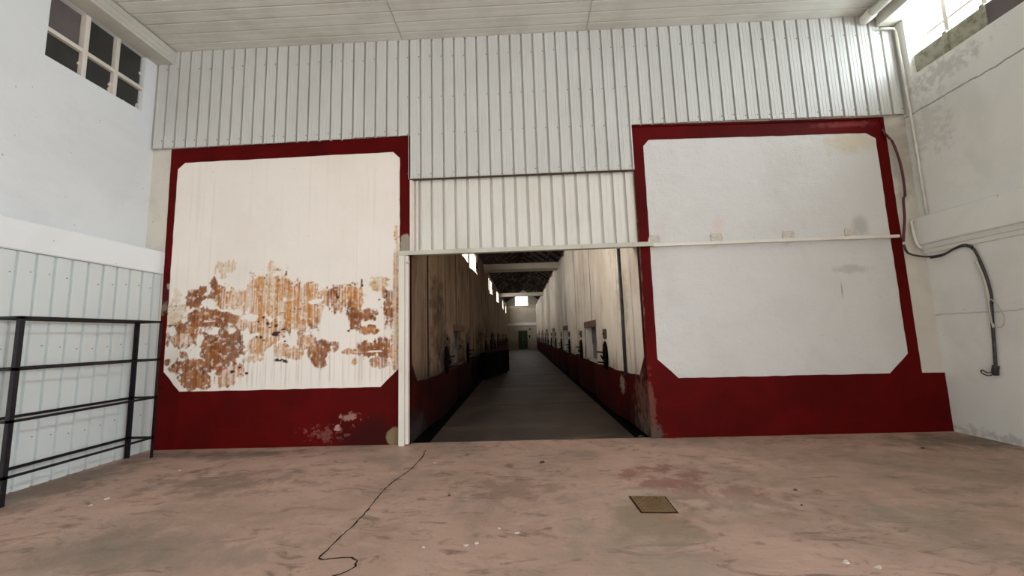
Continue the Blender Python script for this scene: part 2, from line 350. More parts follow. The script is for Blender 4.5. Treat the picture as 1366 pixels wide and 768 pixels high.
M['cement_patch'] = simple('grey cement patch', srgb(206, 198, 186), 0.9, 0, srgb(160, 150, 136), 0.7, 16, 0.5)
M['crate'] = simple('black plastic container', srgb(5, 5, 5), 0.95, 0, srgb(9, 9, 10), 0.5, 3)
M['chip'] = simple('white flake', srgb(196, 186, 172), 0.8)
M['leaf'] = simple('dry brown litter', srgb(76, 52, 38), 0.8, 0, srgb(44, 30, 24), 0.6, 30)
M['screw'] = simple('screw heads', srgb(84, 80, 72), 0.5, 0.5)
M['crack'] = simple('dirt filled crack', srgb(48, 38, 32), 0.95)
M['ground'] = simple('pale yard ground', srgb(190, 182, 168), 0.9, 0, srgb(160, 150, 136), 0.5, 1)
M['lower_panel'] = simple('grey painted board', srgb(112, 114, 112), 0.6, 0, srgb(80, 80, 76), 0.5, 5)
M['white_pipe'] = simple('white plastic pipe', srgb(224, 220, 208), 0.35, 0, srgb(184, 176, 160), 0.5, 4, 0.05)
M['straw'] = simple('loose straw and wire', srgb(150, 132, 108), 0.8)
def glass():
    m = bpy.data.materials.new('thin window glass'); m.use_nodes = True; n = m.node_tree.nodes; l = m.node_tree.links; n.clear()
    o = n.new('ShaderNodeOutputMaterial'); x = n.new('ShaderNodeMixShader'); tr = n.new('ShaderNodeBsdfTransparent'); g = n.new('ShaderNodeBsdfGlossy')
    g.inputs['Roughness'].default_value = 0.05; tr.inputs['Color'].default_value = (0.96, 0.98, 0.98, 1)
    x.inputs[0].default_value = 0.06
    l.new(tr.outputs[0], x.inputs[1]); l.new(g.outputs[0], x.inputs[2]); l.new(x.outputs[0], o.inputs[0]); return m
M['glass'] = glass()

# ================================================================== ROOM SHELL
XL, XR, YF, YB, ZC = -6.2, 6.23, 6.2, -7.0, 6.66
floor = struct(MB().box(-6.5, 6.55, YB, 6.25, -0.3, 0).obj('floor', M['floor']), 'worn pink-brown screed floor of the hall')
crack_pts = [(-1.475,5.857),(-1.438,5.506),(-1.453,5.031),(-1.523,4.73),(-1.561,4.42),(-1.55,4.112),(-1.539,3.845),(-1.545,3.585),(-1.566,3.419),(-1.574,3.247),(-1.587,3.101),(-1.548,3.081),(-1.444,3.098),(-1.335,3.104),(-1.279,3.054),(-1.262,2.988),(-1.293,2.926),(-1.364,2.876),(-1.43,2.80),(-1.6,2.6)]
rc = random.Random(3); fine = []
for (a, b) in zip(crack_pts[:-1], crack_pts[1:]):
    n = max(2, int(math.dist(a, b) / 0.035))
    for i in range(n):
        t = i / n; fine.append((a[0] + (b[0]-a[0])*t + rc.uniform(-.006, .006), a[1] + (b[1]-a[1])*t + rc.uniform(-.004, .004)))
v = []; f = []
for i, p in enumerate(fine):
    q = fine[min(i+1, len(fine)-1)]; o = fine[max(i-1, 0)]; d = Vector((q[0]-o[0], q[1]-o[1])); d.normalize(); w = rc.uniform(.004, .011)
    v += [(p[0] - d.y*w, p[1] + d.x*w, .0012), (p[0] + d.y*w, p[1] - d.x*w, .0012)]
    if i: k = 2*i; f.append((k-2, k-1, k+1, k))
mb_obj('crack', v, f, M['crack'], floor)

ceiling = struct(MB().box(-6.5, 6.55, YB, 6.5, ZC + .02, ZC + .2).obj('ceiling', M['ceiling']), 'pale ribbed roof lining over the hall')
cols = [(-6.2, -1.915), (-1.905, 1.205), (1.215, 6.23)]
for (a, b) in cols:
    for k in range(14):
        y1 = 6.2 - k * 0.215; y0 = y1 - 0.215
        m = MB().prism([(y0 + .004, ZC + .02), (y0 + .004, ZC + .006), (y0 + .016, ZC - .002), (y0 + .1, ZC), (y0 + .108, ZC + .005), (y0 + .116, ZC), (y1 - .016, ZC - .002), (y1 - .004, ZC + .006), (y1 - .004, ZC + .02)], 'x', a, b)
        m.obj('ceiling_panel', M['ceiling'], ceiling)

# ---- left wall, with the high dark window
wl = MB()
wl.box(-6.5, XL, YB, YF, 3.1, 5.46); wl.box(-6.5, XL, YB, YF, 6.42, ZC + .02)
wl.box(-6.5, XL, YB, 4.62, 5.46, 6.42); wl.box(-6.5, XL, 5.95, YF, 5.46, 6.42); wl.box(-6.5, -5.93, YB, YF, 0, 3.1); wl.box(-6.5, -6.42, 4.5, 6.1, 5.4, 6.5)
wall_left = struct(wl.obj('wall_left', M['plaster_left']), 'white plastered left wall above white cladding')
struct(MB().prism([(-6.2, 3.14), (-6.2, 2.76), (-5.86, 2.76), (-5.85, 2.775), (-5.85, 3.11), (-5.865, 3.125)], 'y', YB, 6.195).obj('trim_1', M['band']), 'smooth white plaster ledge along the left wall above the cladding')
struct(MB().prism([(-6.2, 6.42), (-5.9, 6.42), (-5.9, 6.47), (-5.885, 6.475), (-5.885, 6.55), (-5.865, 6.56), (-5.865, 6.64), (-6.2, 6.64)], 'y', YB, 6.14).obj('trim_2', M['cornice']), 'stepped white cornice box along the top of the left wall')

def profile(p0, p1, pitch, shape):
    """(u, depth) points of a ribbed sheet from p0 to p1"""
    out = []; k = 0
    while True:
        for (u, d) in shape:
            x = p0 + k * pitch + u
            if x > p1 - 1e-4:
                out.append((p1, 0.0)); return out
            out.append((x, d))
        k += 1
SHAPE_UP = [(0, 0), (.004, .040), (.032, .040), (.036, -.004), (.041, 0), (.078, 0), (.083, .004), (.089, 0), (.134, 0), (.139, .004), (.145, 0)]
SHAPE_SIDE = [(0, 0), (.006, .034), (.038, .034), (.044, 0)]
SHAPE_IN = [(0, 0), (.004, .038), (.040, .038), (.046, -.012), (.056, -.012), (.06, 0), (.12, 0), (.124, .003), (.128, 0)]
def ribbed(name, mat, parent, p0, p1, z0, z1, pitch, shape, axis, plane, sgn):
    pr = profile(p0, p1, pitch, shape); v = []; f = []
    for (u, d) in pr:
        for z in (z0, z1): v.append((u, plane + sgn * d, z) if axis == 'x' else (plane + sgn * d, u, z))
    for i in range(len(pr) - 1): f.append((2*i, 2*i+1, 2*i+3, 2*i+2))
    o = mb_obj(name, v, f, mat, parent)
    s = o.modifiers.new('thickness', 'SOLIDIFY'); s.thickness = .002; s.offset = 0
    return o
P = .1905
y = YB
while y < 6.18:                       # sheets of the left wall cladding, laid so that a groove falls at 4.33 m
    k = (4.33 - y) / P; y1 = min(y + 6 * P, 6.19)
    y0 = 4.33 - round((4.33 - y) / P) * P
    ribbed('cladding_sheet', M['clad_side'], wall_left, y0, min(y0 + 6 * P - .001, 6.19), 0.0, 2.755, P, SHAPE_SIDE, 'y', -5.89 + random.uniform(-.002, .002), -1)
    y = y0 + 6 * P + 1e-3

# ---- left window: dark and boarded panes between white bars
w1 = struct(empty('window_1', (-6.2, 5.28, 5.46)), 'high window in the left wall with dark boarded panes')
fr = MB(); fr.box(-6.30, -6.212, 4.62, 5.95, 5.825, 5.885); fr.box(-6.30, -6.21, 5.055, 5.115, 5.46, 6.42); fr.box(-6.30, -6.21, 5.49, 5.545, 5.46, 6.42)
setparent(fr.obj('frame', M['white_metal'], None, bevel=.004), w1)
for (a, b, c, d, mt, dx) in [(4.62, 5.055, 5.46, 5.835, 'dark_pane', 0), (5.115, 5.49, 5.46, 5.835, 'dark_pane', 0), (5.545, 5.93, 5.46, 5.835, 'dark_pane', 0),
                             (4.62, 5.055, 5.875, 6.42, 'board_pane', .03), (5.115, 5.49, 5.875, 6.42, 'dark_pane', 0), (5.545, 5.93, 5.875, 6.42, 'dark_pane', 0)]:
    p = MB().box(-6.29 - dx, -6.27 - dx, a + .002, b - .002, c + .002, d - .002).obj('pane', M[mt]); setparent(p, w1)
    if mt == 'board_pane': p['label'] = 'purple-brown boarded pane'
rr = random.Random(9)                 # plaster crumbs left along the pane edges
for (yy, zz, r) in [(5.925, 5.55, .03), (5.92, 5.5, .035), (5.485, 5.62, .03), (5.48, 5.53, .035), (5.925, 6.12, .025), (5.05, 5.66, .02), (5.5, 5.48, .03), (5.7, 5.475, .025)]:
    m = MB(); n = 7; m.prism([(yy + r * rr.uniform(.6, 1) * math.cos(6.283*i/n), zz + r * 1.5 * rr.uniform(.6, 1) * math.sin(6.283*i/n)) for i in range(n)], 'x', -6.275, -6.255)
    setparent(m.obj('plaster_crumb', M['white_metal']), w1)

# ---- right wall, clerestory windows
wr = MB(); wr.box(XR, 6.55, YB, -4.6, 0, 5.45); wr.box(XR, 6.55, -1.4, 6.5, 0, 5.45); wr.box(XR, 6.55, -4.6, -1.4, 3.7, 5.45); wr.box(XR, 6.55, YB, 6.5, 6.43, ZC + .02)  # low gap behind the camera is an assumed side door added for light
edges = sorted([(c - .71, c + .71) for c in RWIN]); prev = YB
for (a, b) in edges: wr.box(XR, 6.55, prev, a, 5.45, 6.43); prev = b
wr.box(XR, 6.55, prev, 6.5, 5.45, 6.43)
wall_right = struct(wr.obj('wall_right', M['plaster_right']), 'cracked white plastered right wall')
struct(MB().prism([(6.23, 3.2), (6.12, 3.2), (6.1, 3.185), (6.1, 2.79), (6.11, 2.775), (6.15, 2.775), (6.165, 2.71), (6.19, 2.70), (6.2, 2.645), (6.23, 2.64)], 'y', -1.2, 6.19).obj('trim_3', M['plaster_right']), 'white plaster ledge along the right wall with a stepped underside')
struct(MB().prism([(6.23, 6.43), (5.95, 6.43), (5.94, 6.44), (5.94, 6.655), (6.23, 6.655)], 'y', YB, 6.12).obj('trim_4', M['cornice']), 'white box cornice above the bright right window')

def right_window(c, first):
    w = struct(empty('window_2', (XR, c, 5.45)), 'high bright window in the right wall over weathered sill blocks')
    y0, y1 = c - .71, c + .71; cw = 1.42 / 3
    for i in range(1, 3):
        setparent(MB().box(6.29, 6.42, y0 + i*cw - .028, y0 + i*cw + .028, 5.45, 5.82).obj('mullion_foot', M['concrete_block'], None, bevel=.006), w)
        setparent(MB().box(6.35, 6.39, y0 + i*cw - .028, y0 + i*cw + .028, 5.82, 6.43).obj('mullion', M['white_metal']), w)
    setparent(MB().box(6.355, 6.385, y0, y1, 6.0, 6.03).obj('glazing_bar', M['white_metal']), w)
    for i in range(3):
        a, b = y0 + i*cw, y0 + (i+1)*cw
        blk = MB().box(6.315, 6.45, a + .002, b - .002, 5.45, 5.8).obj('sill_block', M['board_pane'] if i == 0 else M['concrete_block'], None, bevel=.01); setparent(blk, w)
        if i == 0: blk['label'] = 'brown boarded lower panel'
        for (z0, z1) in ((5.8, 6.0), (6.03, 6.43)):
            setparent(MB().box(6.367, 6.373, a + .03, b - .03, z0, z1).obj('pane', M['glass']), w)
    return w
for i, c in enumerate(RWIN):
    w = right_window(c, i == 0)
    w['label'] = 'high bright window in the right wall over weathered sill blocks' if i == 0 else 'bright clerestory window %d behind the camera on the right wall' % i

# ---- wall behind the camera with an unseen gate assumed for its light
wb = MB(); wb.box(-6.5, -5.4, YB - .3, YB, 0, ZC + .2); wb.box(-1.2, 6.55, YB - .3, YB, 0, ZC + .2); wb.box(-5.4, -1.2, YB - .3, YB, 4.5, ZC + .2)
struct(wb.obj('wall_back', M['plaster_left']), 'white back wall with an assumed open gate')
struct(MB().box(-60, 60, -60, YB, -.35, -.02).box(6.55, 60, YB, 60, -.35, -.02).obj('yard_ground', M['ground']), 'pale yard ground outside the assumed gate')

# ================================================================== FRONT WALL
wf = MB(); wf.box(-6.5, -1.81, YF, 6.5, 0, 6.9); wf.box(1.87, 6.55, YF, 6.5, 0, 6.9); wf.box(-1.81, 1.87, 6.32, 6.5, 2.97, 6.9)
wall_front = struct(wf.obj('wall_front', M['plaster_front']), 'masonry wall around the passage opening')

def plate_poly(name, outer, holes, y, depth, mat, parent):
    """flat slab in the XZ plane facing the hall, outline with optional holes"""
    bm = bmesh.new(); es = []
    for loop in [outer] + holes:
        vs = [bm.verts.new((x, y, z)) for (x, z) in loop]
        for i in range(len(vs)): es.append(bm.edges.new((vs[i], vs[(i+1) % len(vs)])))
    r = bmesh.ops.triangle_fill(bm, use_beauty=True, use_dissolve=False, edges=es)
    fs = [g for g in r['geom'] if isinstance(g, bmesh.types.BMFace)]
    e = bmesh.ops.extrude_face_region(bm, geom=fs)
    bmesh.ops.translate(bm, verts=[g for g in e['geom'] if isinstance(g, bmesh.types.BMVert)], vec=(0, depth, 0))
    bmesh.ops.recalc_face_normals(bm, faces=bm.faces)
    me = bpy.data.meshes.new(name); bm.to_mesh(me); bm.free(); me.materials.append(mat)
    o = bpy.data.objects.new(name, me); C.objects.link(o); o.parent = parent; return o
def wobble(pts, closed=True, step=.12, amp=.004, seed=1):
    r = random.Random(seed); out = []
    for i, p in enumerate(pts):
        q = pts[(i+1) % len(pts)]; n = max(1, int(math.dist(p, q) / step)); out.append(p)
        for k in range(1, n): t = k / n; out.append((p[0] + (q[0]-p[0])*t + r.uniform(-amp, amp), p[1] + (q[1]-p[1])*t + r.uniform(-amp, amp)))
    return out
inL = [(-5.74, 1.19), (-5.46, .875), (-2.26, .862), (-1.955, 1.16), (-1.965, 4.57), (-2.08, 4.68), (-5.62, 4.65), (-5.74, 4.54)]
outL = [(-5.82, .0), (-1.8, .0), (-1.79, 4.945), (-5.87, 4.9)]
plate_poly('painted_border', wobble(outL, amp=.002), [wobble(inL, seed=2)], 6.188, .012, M['red_left'], wall_front)
inR = [(2.015, 1.16), (2.31, .872), (5.44, .855), (5.74, 1.14), (5.735, 4.55), (5.59, 4.645), (2.13, 4.69), (2.035, 4.585)]
outR = [(1.845, .0), (6.228, .0), (6.228, .845), (5.9, .85), (5.895, 4.90), (1.865, 4.955)]
plate_poly('painted_border', wobble(outR, amp=.002, seed=4), [wobble(inR, seed=5)], 6.188, .012, M['red_right'], wall_front)
# the folded top flashing, painted over, of the right border
MB().tube([(1.87, 6.182, 4.925), (3.0, 6.18, 4.9), (4.0, 6.18, 4.89), (5.2, 6.178, 4.875), (5.8, 6.178, 4.885), (5.85, 6.18, 4.78), (5.86, 6.182, 4.5)], .009, 6).obj('painted_seam', M['red_right'], wall_front, True)

# white plaster fields inside the borders
def panel_grid(name, x0, x1, z0, z1, y, n, mat, amp):
    nx = int((x1-x0)/n); nz = int((z1-z0)/n)
    xs = np.linspace(x0, x1, nx+1); zs = np.linspace(z0, z1, nz+1)
    verts = [(float(x), y + amp * (mn.noise(Vector((x*1.1, 0, z*1.1))) + .4 * mn.noise(Vector((x*3.7, 5, z*3.7)))), float(z)) for z in zs for x in xs]
    faces = [(j*(nx+1)+i, j*(nx+1)+i+1, (j+1)*(nx+1)+i+1, (j+1)*(nx+1)+i) for j in range(nz) for i in range(nx)]
    o = mb_obj(name, verts, faces, mat, wall_front, True)
    return o, xs, zs
pr_, _, _ = panel_grid('plaster_panel', 1.95, 5.82, .8, 4.75, 6.196, .05, M['plaster_panel'], .003)

STAIN = [(-5.3,2.34,0.129,0.157,2),(-5.19,2.47,0.074,0.073,2),(-5.01,2.56,0.08,0.091,2),(-4.92,2.42,0.154,0.136,1.5),(-4.7,2.3,0.245,0.166,0.9),(-4.48,2.24,0.214,0.195,1),(-4.28,2.38,0.168,0.286,0.8),(-4.07,2.4,0.152,0.271,0.6),(-4.21,2.2,0.243,0.179,1),(-3.97,2.22,0.182,0.299,0.8),(-3.89,2.28,0.182,0.359,1),(-3.7,2.18,0.182,0.358,1.1),(-3.55,2.09,0.181,0.327,1),(-3.34,2.14,0.151,0.327,1.2),(-3.44,2.38,0.151,0.15,0.9),(-3.13,2.28,0.181,0.149,1.2),(-2.95,2.25,0.18,0.209,1.3),(-2.7,2.09,0.108,0.325,1.6),(-2.77,2.36,0.135,0.105,1),(-2.62,2.26,0.09,0.179,1),(-2.47,1.99,0.134,0.094,1.7),(-2.11,2.1,0.113,0.266,1.6),(-2.14,2.28,0.134,0.089,1.2),(-2.47,1.74,0.154,0.07,1.5),(-3.26,1.46,0.184,0.145,1.5),(-3.24,1.27,0.101,0.104,1.8),(-3.44,1.58,0.149,0.117,1),(-2.98,1.51,0.059,0.081,1.3),(-2.48,1.44,0.133,0.11,1.7),(-2.21,1.46,0.141,0.173,1.7),(-2.28,1.25,0.141,0.08,1.2),(-2.67,1.26,0.044,0.043,0.8),(-2.31,2.48,0.15,0.114,0.7),(-2.02,1.45,0.088,0.317,0.7),(-2.0,2.33,0.066,0.982,0.45),(-2.73,1.42,0.148,0.04,0.9),(-3.65,1.42,0.179,0.087,0.8),(-3.83,1.48,0.12,0.116,0.9),(-5.2,2.02,0.23,0.149,1.8),(-4.82,1.99,0.274,0.149,1.8),(-5.47,1.87,0.184,0.107,1.7),(-5.52,1.71,0.153,0.148,1.3),(-5.34,1.76,0.213,0.177,1.4),(-4.94,1.6,0.363,0.264,1.7),(-4.69,1.53,0.226,0.292,1.9),(-4.86,1.36,0.362,0.174,2),(-5.22,1.27,0.332,0.131,1.9),(-5.27,1.09,0.181,0.173,1.8),(-5.11,1.05,0.12,0.144,1.7),(-4.73,1.1,0.15,0.173,1.3),(-4.58,1.18,0.15,0.115,1),(-4.19,1.83,0.272,0.088,1.4),(-4.24,1.55,0.165,0.146,1),(-4.07,1.69,0.181,0.117,0.9),(-3.95,1.8,0.12,0.147,1),(-4.2,1.96,0.121,0.089,1),(-4.44,1.91,0.152,0.104,1),(-4.81,2.83,0.161,0.092,0.3),(-4.85,2.69,0.049,0.043,0.4),(-5.64,2.1,0.185,0.195,0.25),(-5.68,1.34,0.049,0.058,2),(-5.71,1.62,0.031,0.059,1.6),(-5.72,1.77,0.031,0.059,1.4),(-5.58,1.24,0.091,0.058,1.6),(-4.07,2.77,0.061,0.122,0.4),(-5.6,2.36,0.062,0.151,0.3),(-5.43,1.45,0.061,0.058,2),(-4.32,1.35,0.15,0.058,0.7)]
HOLES = [(-2.38,2.23,0.155,0.113,1),(-2.96,1.88,0.149,0.082,1),(-3.83,2.28,0.073,0.06,0.8),(-3.34,2.22,0.078,0.048,1),(-3.21,2.27,0.036,0.06,0.7),(-2.85,1.68,0.327,0.064,1),(-2.95,2.19,0.036,0.03,0.6),(-2.5,1.64,0.178,0.029,1),(-2.4,1.41,0.206,0.014,0.9),(-4.61,2.1,0.137,0.048,1),(-4.78,2.13,0.092,0.024,0.8),(-4.38,2.0,0.121,0.065,0.9),(-4.98,1.78,0.137,0.089,0.9),(-5.18,1.7,0.122,0.088,0.6),(-5.22,1.49,0.091,0.117,0.8),(-4.43,1.73,0.048,0.177,0.9),(-4.67,1.8,0.061,0.059,0.6),(-5.03,1.97,0.183,0.018,0.7),(-5.08,2.5,0.037,0.091,0.9),(-5.13,2.27,0.049,0.042,0.7),(-5.03,2.24,0.043,0.06,0.8),(-5.62,1.83,0.073,0.071,0.8),(-5.69,1.51,0.091,0.117,0.6)]
SPOTS = [(-3.97,1.72,0.072,0.029,1),(-4.09,1.9,0.03,0.024,1),(-3.95,1.86,0.024,0.021,1),(-4.16,2.0,0.024,0.018,1),(-4.24,1.93,0.018,0.018,1),(-4.26,1.7,0.018,0.018,1),(-4.19,1.69,0.018,0.023,1),(-4.14,1.64,0.024,0.02,1),(-4.05,1.84,0.024,0.015,1),(-4.62,1.16,0.039,0.026,1),(-3.91,1.32,0.042,0.026,1),(-3.83,1.33,0.03,0.014,1),(-3.78,1.3,0.051,0.029,1),(-3.87,1.31,0.045,0.017,1),(-3.8,1.61,0.018,0.015,1),(-2.78,1.74,0.024,0.018,1),(-2.97,2.28,0.03,0.024,1),(-2.98,2.32,0.018,0.024,1),(-2.58,2.53,0.015,0.042,1),(-2.57,2.46,0.018,0.024,1),(-4.36,2.72,0.015,0.015,1),(-4.17,2.64,0.015,0.018,1),(-3.66,2.12,0.015,0.015,1),(-4.51,1.22,0.024,0.017,1),(-5.72,1.92,0.123,0.012,1),(-5.34,2.11,0.015,0.015,1),(-4.49,1.12,0.018,0.017,1),(-4.39,1.13,0.03,0.023,1),(-3.93,1.75,0.06,0.018,1),(-3.84,1.8,0.036,0.015,1),(-2.29,2.22,0.015,0.012,1)]

def vnoise(X, Z, sx, sz, seed, octs=4):
    """value noise on a grid, summed over octaves, 0..1"""
    rs = np.random.RandomState(seed); tot = 0; amp = 1; s = 0
    for _ in range(octs):
        T = rs.rand(257, 257); u = X * sx % 256; w = Z * sz % 256
        i = np.floor(u).astype(int); j = np.floor(w).astype(int); a = u - i; b = w - j
        a = a*a*(3-2*a); b = b*b*(3-2*b)
        n = T[j, i]*(1-a)*(1-b) + T[j, i+1]*a*(1-b) + T[j+1, i]*(1-a)*b + T[j+1, i+1]*a*b
        tot = tot + n*amp; s += amp; amp *= .55; sx *= 2.03; sz *= 2.03
    return tot / s
def blob(X, Z, b, wob):
    x, z, rx, rz, _ = b
    d = np.sqrt(((X-x)/rx)**2 + ((Z-z)/rz)**2)
    return 1.0 - d + wob
pl_, xs, zs = panel_grid('plaster_panel', -5.78, -1.92, .83, 4.71, 6.195, .0125, M['rust'], .003)
pl_['label'] = 'white plaster field with streaky rust-brown stains'
X, Z = np.meshgrid(xs, zs); Xo = X + 20
n1 = vnoise(Xo, Z, 7, 7, 1, 5) - .5; n2 = vnoise(Xo, Z, 22, 22, 2, 4) - .5; ns = vnoise(Xo, Z, 34, 2.2, 3, 4) - .5; nb = vnoise(Xo, Z, 3, 3, 4, 3) - .5
acc = np.full(X.shape, -2.0); hue = np.zeros(X.shape); wsum = np.full(X.shape, 1e-4)
for b in STAIN:
    d = blob(X, Z, b, n1 * .9 + ns * .5 + n2 * .55 + .2)
    acc = np.maximum(acc, d); w = np.clip(d + .35, 0, 1) ** 2; hue += w * b[4]; wsum += w
hue = hue / wsum
for b in HOLES:
    d = blob(X, Z, b, n1 * 1.8 + n2 * 1.3 - .12); acc = acc - np.clip(d * 2.0 + .35, 0, 1.2) * b[4]
lower = np.clip((1.95 - Z) / .3, 0, 1)
ramp = lambda v, a, b: np.clip((v - a) / (b - a), 0, 1)
body = ramp(acc + n2 * .5, .0, .22)
ns3 = vnoise(Xo, Z, 52, 1.1, 33, 3) - .5; streak = .42 + .58 * ramp(ns3 + n2 * .3, -.12, .06)
streak = np.where(hue > 1.45, .84 + .16 * streak, streak * (1 - .1 * lower))
mott = 1 - .6 * ramp(vnoise(Xo, Z, 22, 22, 8, 4), .62, .74) 
stain = np.clip(body * streak * mott, 0, 1) * np.clip(.35 + hue, 0, 1)
edge = ramp(acc, .0, .12) * (1 - ramp(acc, .14, .32))
hue2 = np.clip(hue / 2 + edge * .18 + nb * .5 + n2 * .5 + ns * .3, 0, 1)
dark = np.zeros(X.shape)
for b in SPOTS: dark = np.maximum(dark, ramp(blob(X, Z, b, n2 * 1.6), -.05, .25))
dark = np.maximum(dark, body * ramp(vnoise(Xo, Z, 30, 30, 12, 3), .74, .80) * .8)
drip = ramp(vnoise(Xo, Z, 45, .9, 6, 3), .58, .72) * ramp(Z, .85, 1.0) * ramp(-Z, -1.75, -1.35) * ramp(X, -5.0, -4.4) * .3
drip = np.maximum(drip, ramp(vnoise(Xo, Z, 40, .5, 16, 2), .72, .82) * .08)
for nm, arr in (('stain', stain), ('hue', hue2), ('dark', dark), ('drip', drip)):
    at = pl_.data.attributes.new(nm, 'FLOAT', 'POINT'); at.data.foreach_set('value', arr.astype(np.float32).ravel())

# ---- upper cladding sheets (over the whole width; lower over the passage)
x0 = -6.195; k = 0
while x0 < 6.2:
    x1 = min(x0 + 6 * P, 6.225)
    mid = (x0 + x1) / 2
    z0 = 4.935
    # split a sheet where the lower edge steps down over the opening
    segs = []
    if x0 < -1.79 < x1: segs = [(x0, -1.80, 4.935), (-1.80, x1, 4.185)]
    elif x0 < 1.86 < x1: segs = [(x0, 1.86, 4.185), (1.86, x1, 4.945)]
    else: segs = [(x0, x1, 4.185 if -1.8 < mid < 1.86 else (4.90 + .035 * (x0 + 6.2) / 4.4 if mid < 0 else 4.955 - .05 * (x0 - 1.86) / 4.3))]
    for (a, b, z) in segs:
        pr0 = x0 + round((a - x0) / P) * P if a != x0 else x0
        ribbed('cladding_sheet', M['clad'], wall_front, a if a == x0 else pr0, b - .001, z, 6.655, P, SHAPE_UP, 'x', 6.15 + random.uniform(-.002, .002), 1)
    x0 = x1; k += 1
# ---- lower infill sheets, set back over the opening
x0 = -1.665
while x0 < 1.8:
    x1 = min(x0 + 6 * .1965, 1.845)
    ribbed('infill_sheet', M['clad_infill'], wall_front, x0, x1 - .001, 2.96, 4.22, .1965, SHAPE_IN, 'x', 6.235, 1); x0 = x1
MB().box(-1.795, -1.755, 6.17, 6.26, 2.96, 4.2).box(-1.755, -1.735, 6.2, 6.26, 2.96, 4.2).box(-1.735, -1.665, 6.25, 6.262, 2.96, 4.2).box(-1.7, -1.668, 6.215, 6.25, 2.96, 4.2).obj('edge_channel', M['white_metal'], wall_front)
MB().box(-1.80, 1.86, 6.165, 6.2, 4.17, 4.186).obj('drip_edge', M['plate'], wall_front)
sc = MB()
def dot(m, x, y, z, r=.007):
    m.box(x - r, x + r, y - .004, y + .004, z - r, z + r)
rs = random.Random(5)
for i in range(66):
    x = -6.195 + i * P - .012
    if x < -6.19: continue
    for z in (6.32, 5.6 if -1.9 < x < 1.9 else None, 5.02 if not -1.9 < x < 1.9 else 4.95, 4.26 if -1.9 < x < 1.9 else None):
        if z and rs.random() < .85: dot(sc, x, 6.148, z + rs.uniform(-.015, .015))
o = sc.obj('screws', M['screw'], wall_front); o['kind'] = 'stuff'
sc = MB()
for i in range(-20, 10):
    yy = 4.33 + i * P - .03
    for z in (2.5, 1.62, .55):
        if rs.random() < .8: sc.box(-5.895, -5.883, yy - .005, yy + .005, z - .005 + .03*math.sin(i), z + .005 + .03*math.sin(i))
o = sc.obj('screws', M['screw'], wall_left); o['kind'] = 'stuff'

# ================================================================== PASSAGE
Y0, Y1, ZW = 6.25, 45.0, 4.8
xl = lambda y: -1.795 - .005 * (y - 6.2)
xr = lambda y: 1.845 - .011 * (y - 6.2)
JOINTS = [7.35] + [10.55 + 2.83 * k for k in range(13)]
NICHES = [10.55 + 5.66 * k for k in range(6)]
def bulge(y):
    if y < JOINTS[0]: return 0
    js = JOINTS + [47.5]
    for a, b in zip(js[:-1], js[1:]):
        if a <= y <= b: t = (y - a) / (b - a); return .085 * (1 - abs(2*t - 1) ** 2.6)
    return 0
def surf(y, side, off=0.0):
    return (xl(y) + bulge(y) + off) if side < 0 else (xr(y) - bulge(y) - off)
def ysamples(extra):
    s = set([6.2, Y1] + JOINTS + extra)
    y = 6.2
    while y < Y1: s.add(round(y, 3)); y += .22
    return sorted(v for v in s if v <= Y1)
def passage_wall_mesh(name, side, mat, label):
    holes = [(n - .85, n + .85, .9, 1.88) for n in NICHES]
    if side < 0: holes += [(a, b, 3.95, 4.72) for (a, b) in PWIN]  # second opening lengthened to stand in for sunlight on the upper wall
    ys = ysamples([h[0] for h in holes] + [h[1] for h in holes]); zs = [0, .9, 1.88, 2.9, 3.95, 4.72, ZW]
    v = [(surf(y, side), y, z) for z in zs for y in ys]; f = []; n = len(ys)
    for j in range(len(zs) - 1):
        for i in range(n - 1):
            ym = (ys[i] + ys[i+1]) / 2; zm = (zs[j] + zs[j+1]) / 2
            if any(a < ym < b and c < zm < d for (a, b, c, d) in holes): continue
            q = (j*n+i, j*n+i+1, (j+1)*n+i+1, (j+1)*n+i); f.append(q if side < 0 else q[::-1])
    o = mb_obj(name, v, f, mat, None, False); struct(o, label)
    # outer skin of the wall, so that it has thickness and lets no light through
    return o
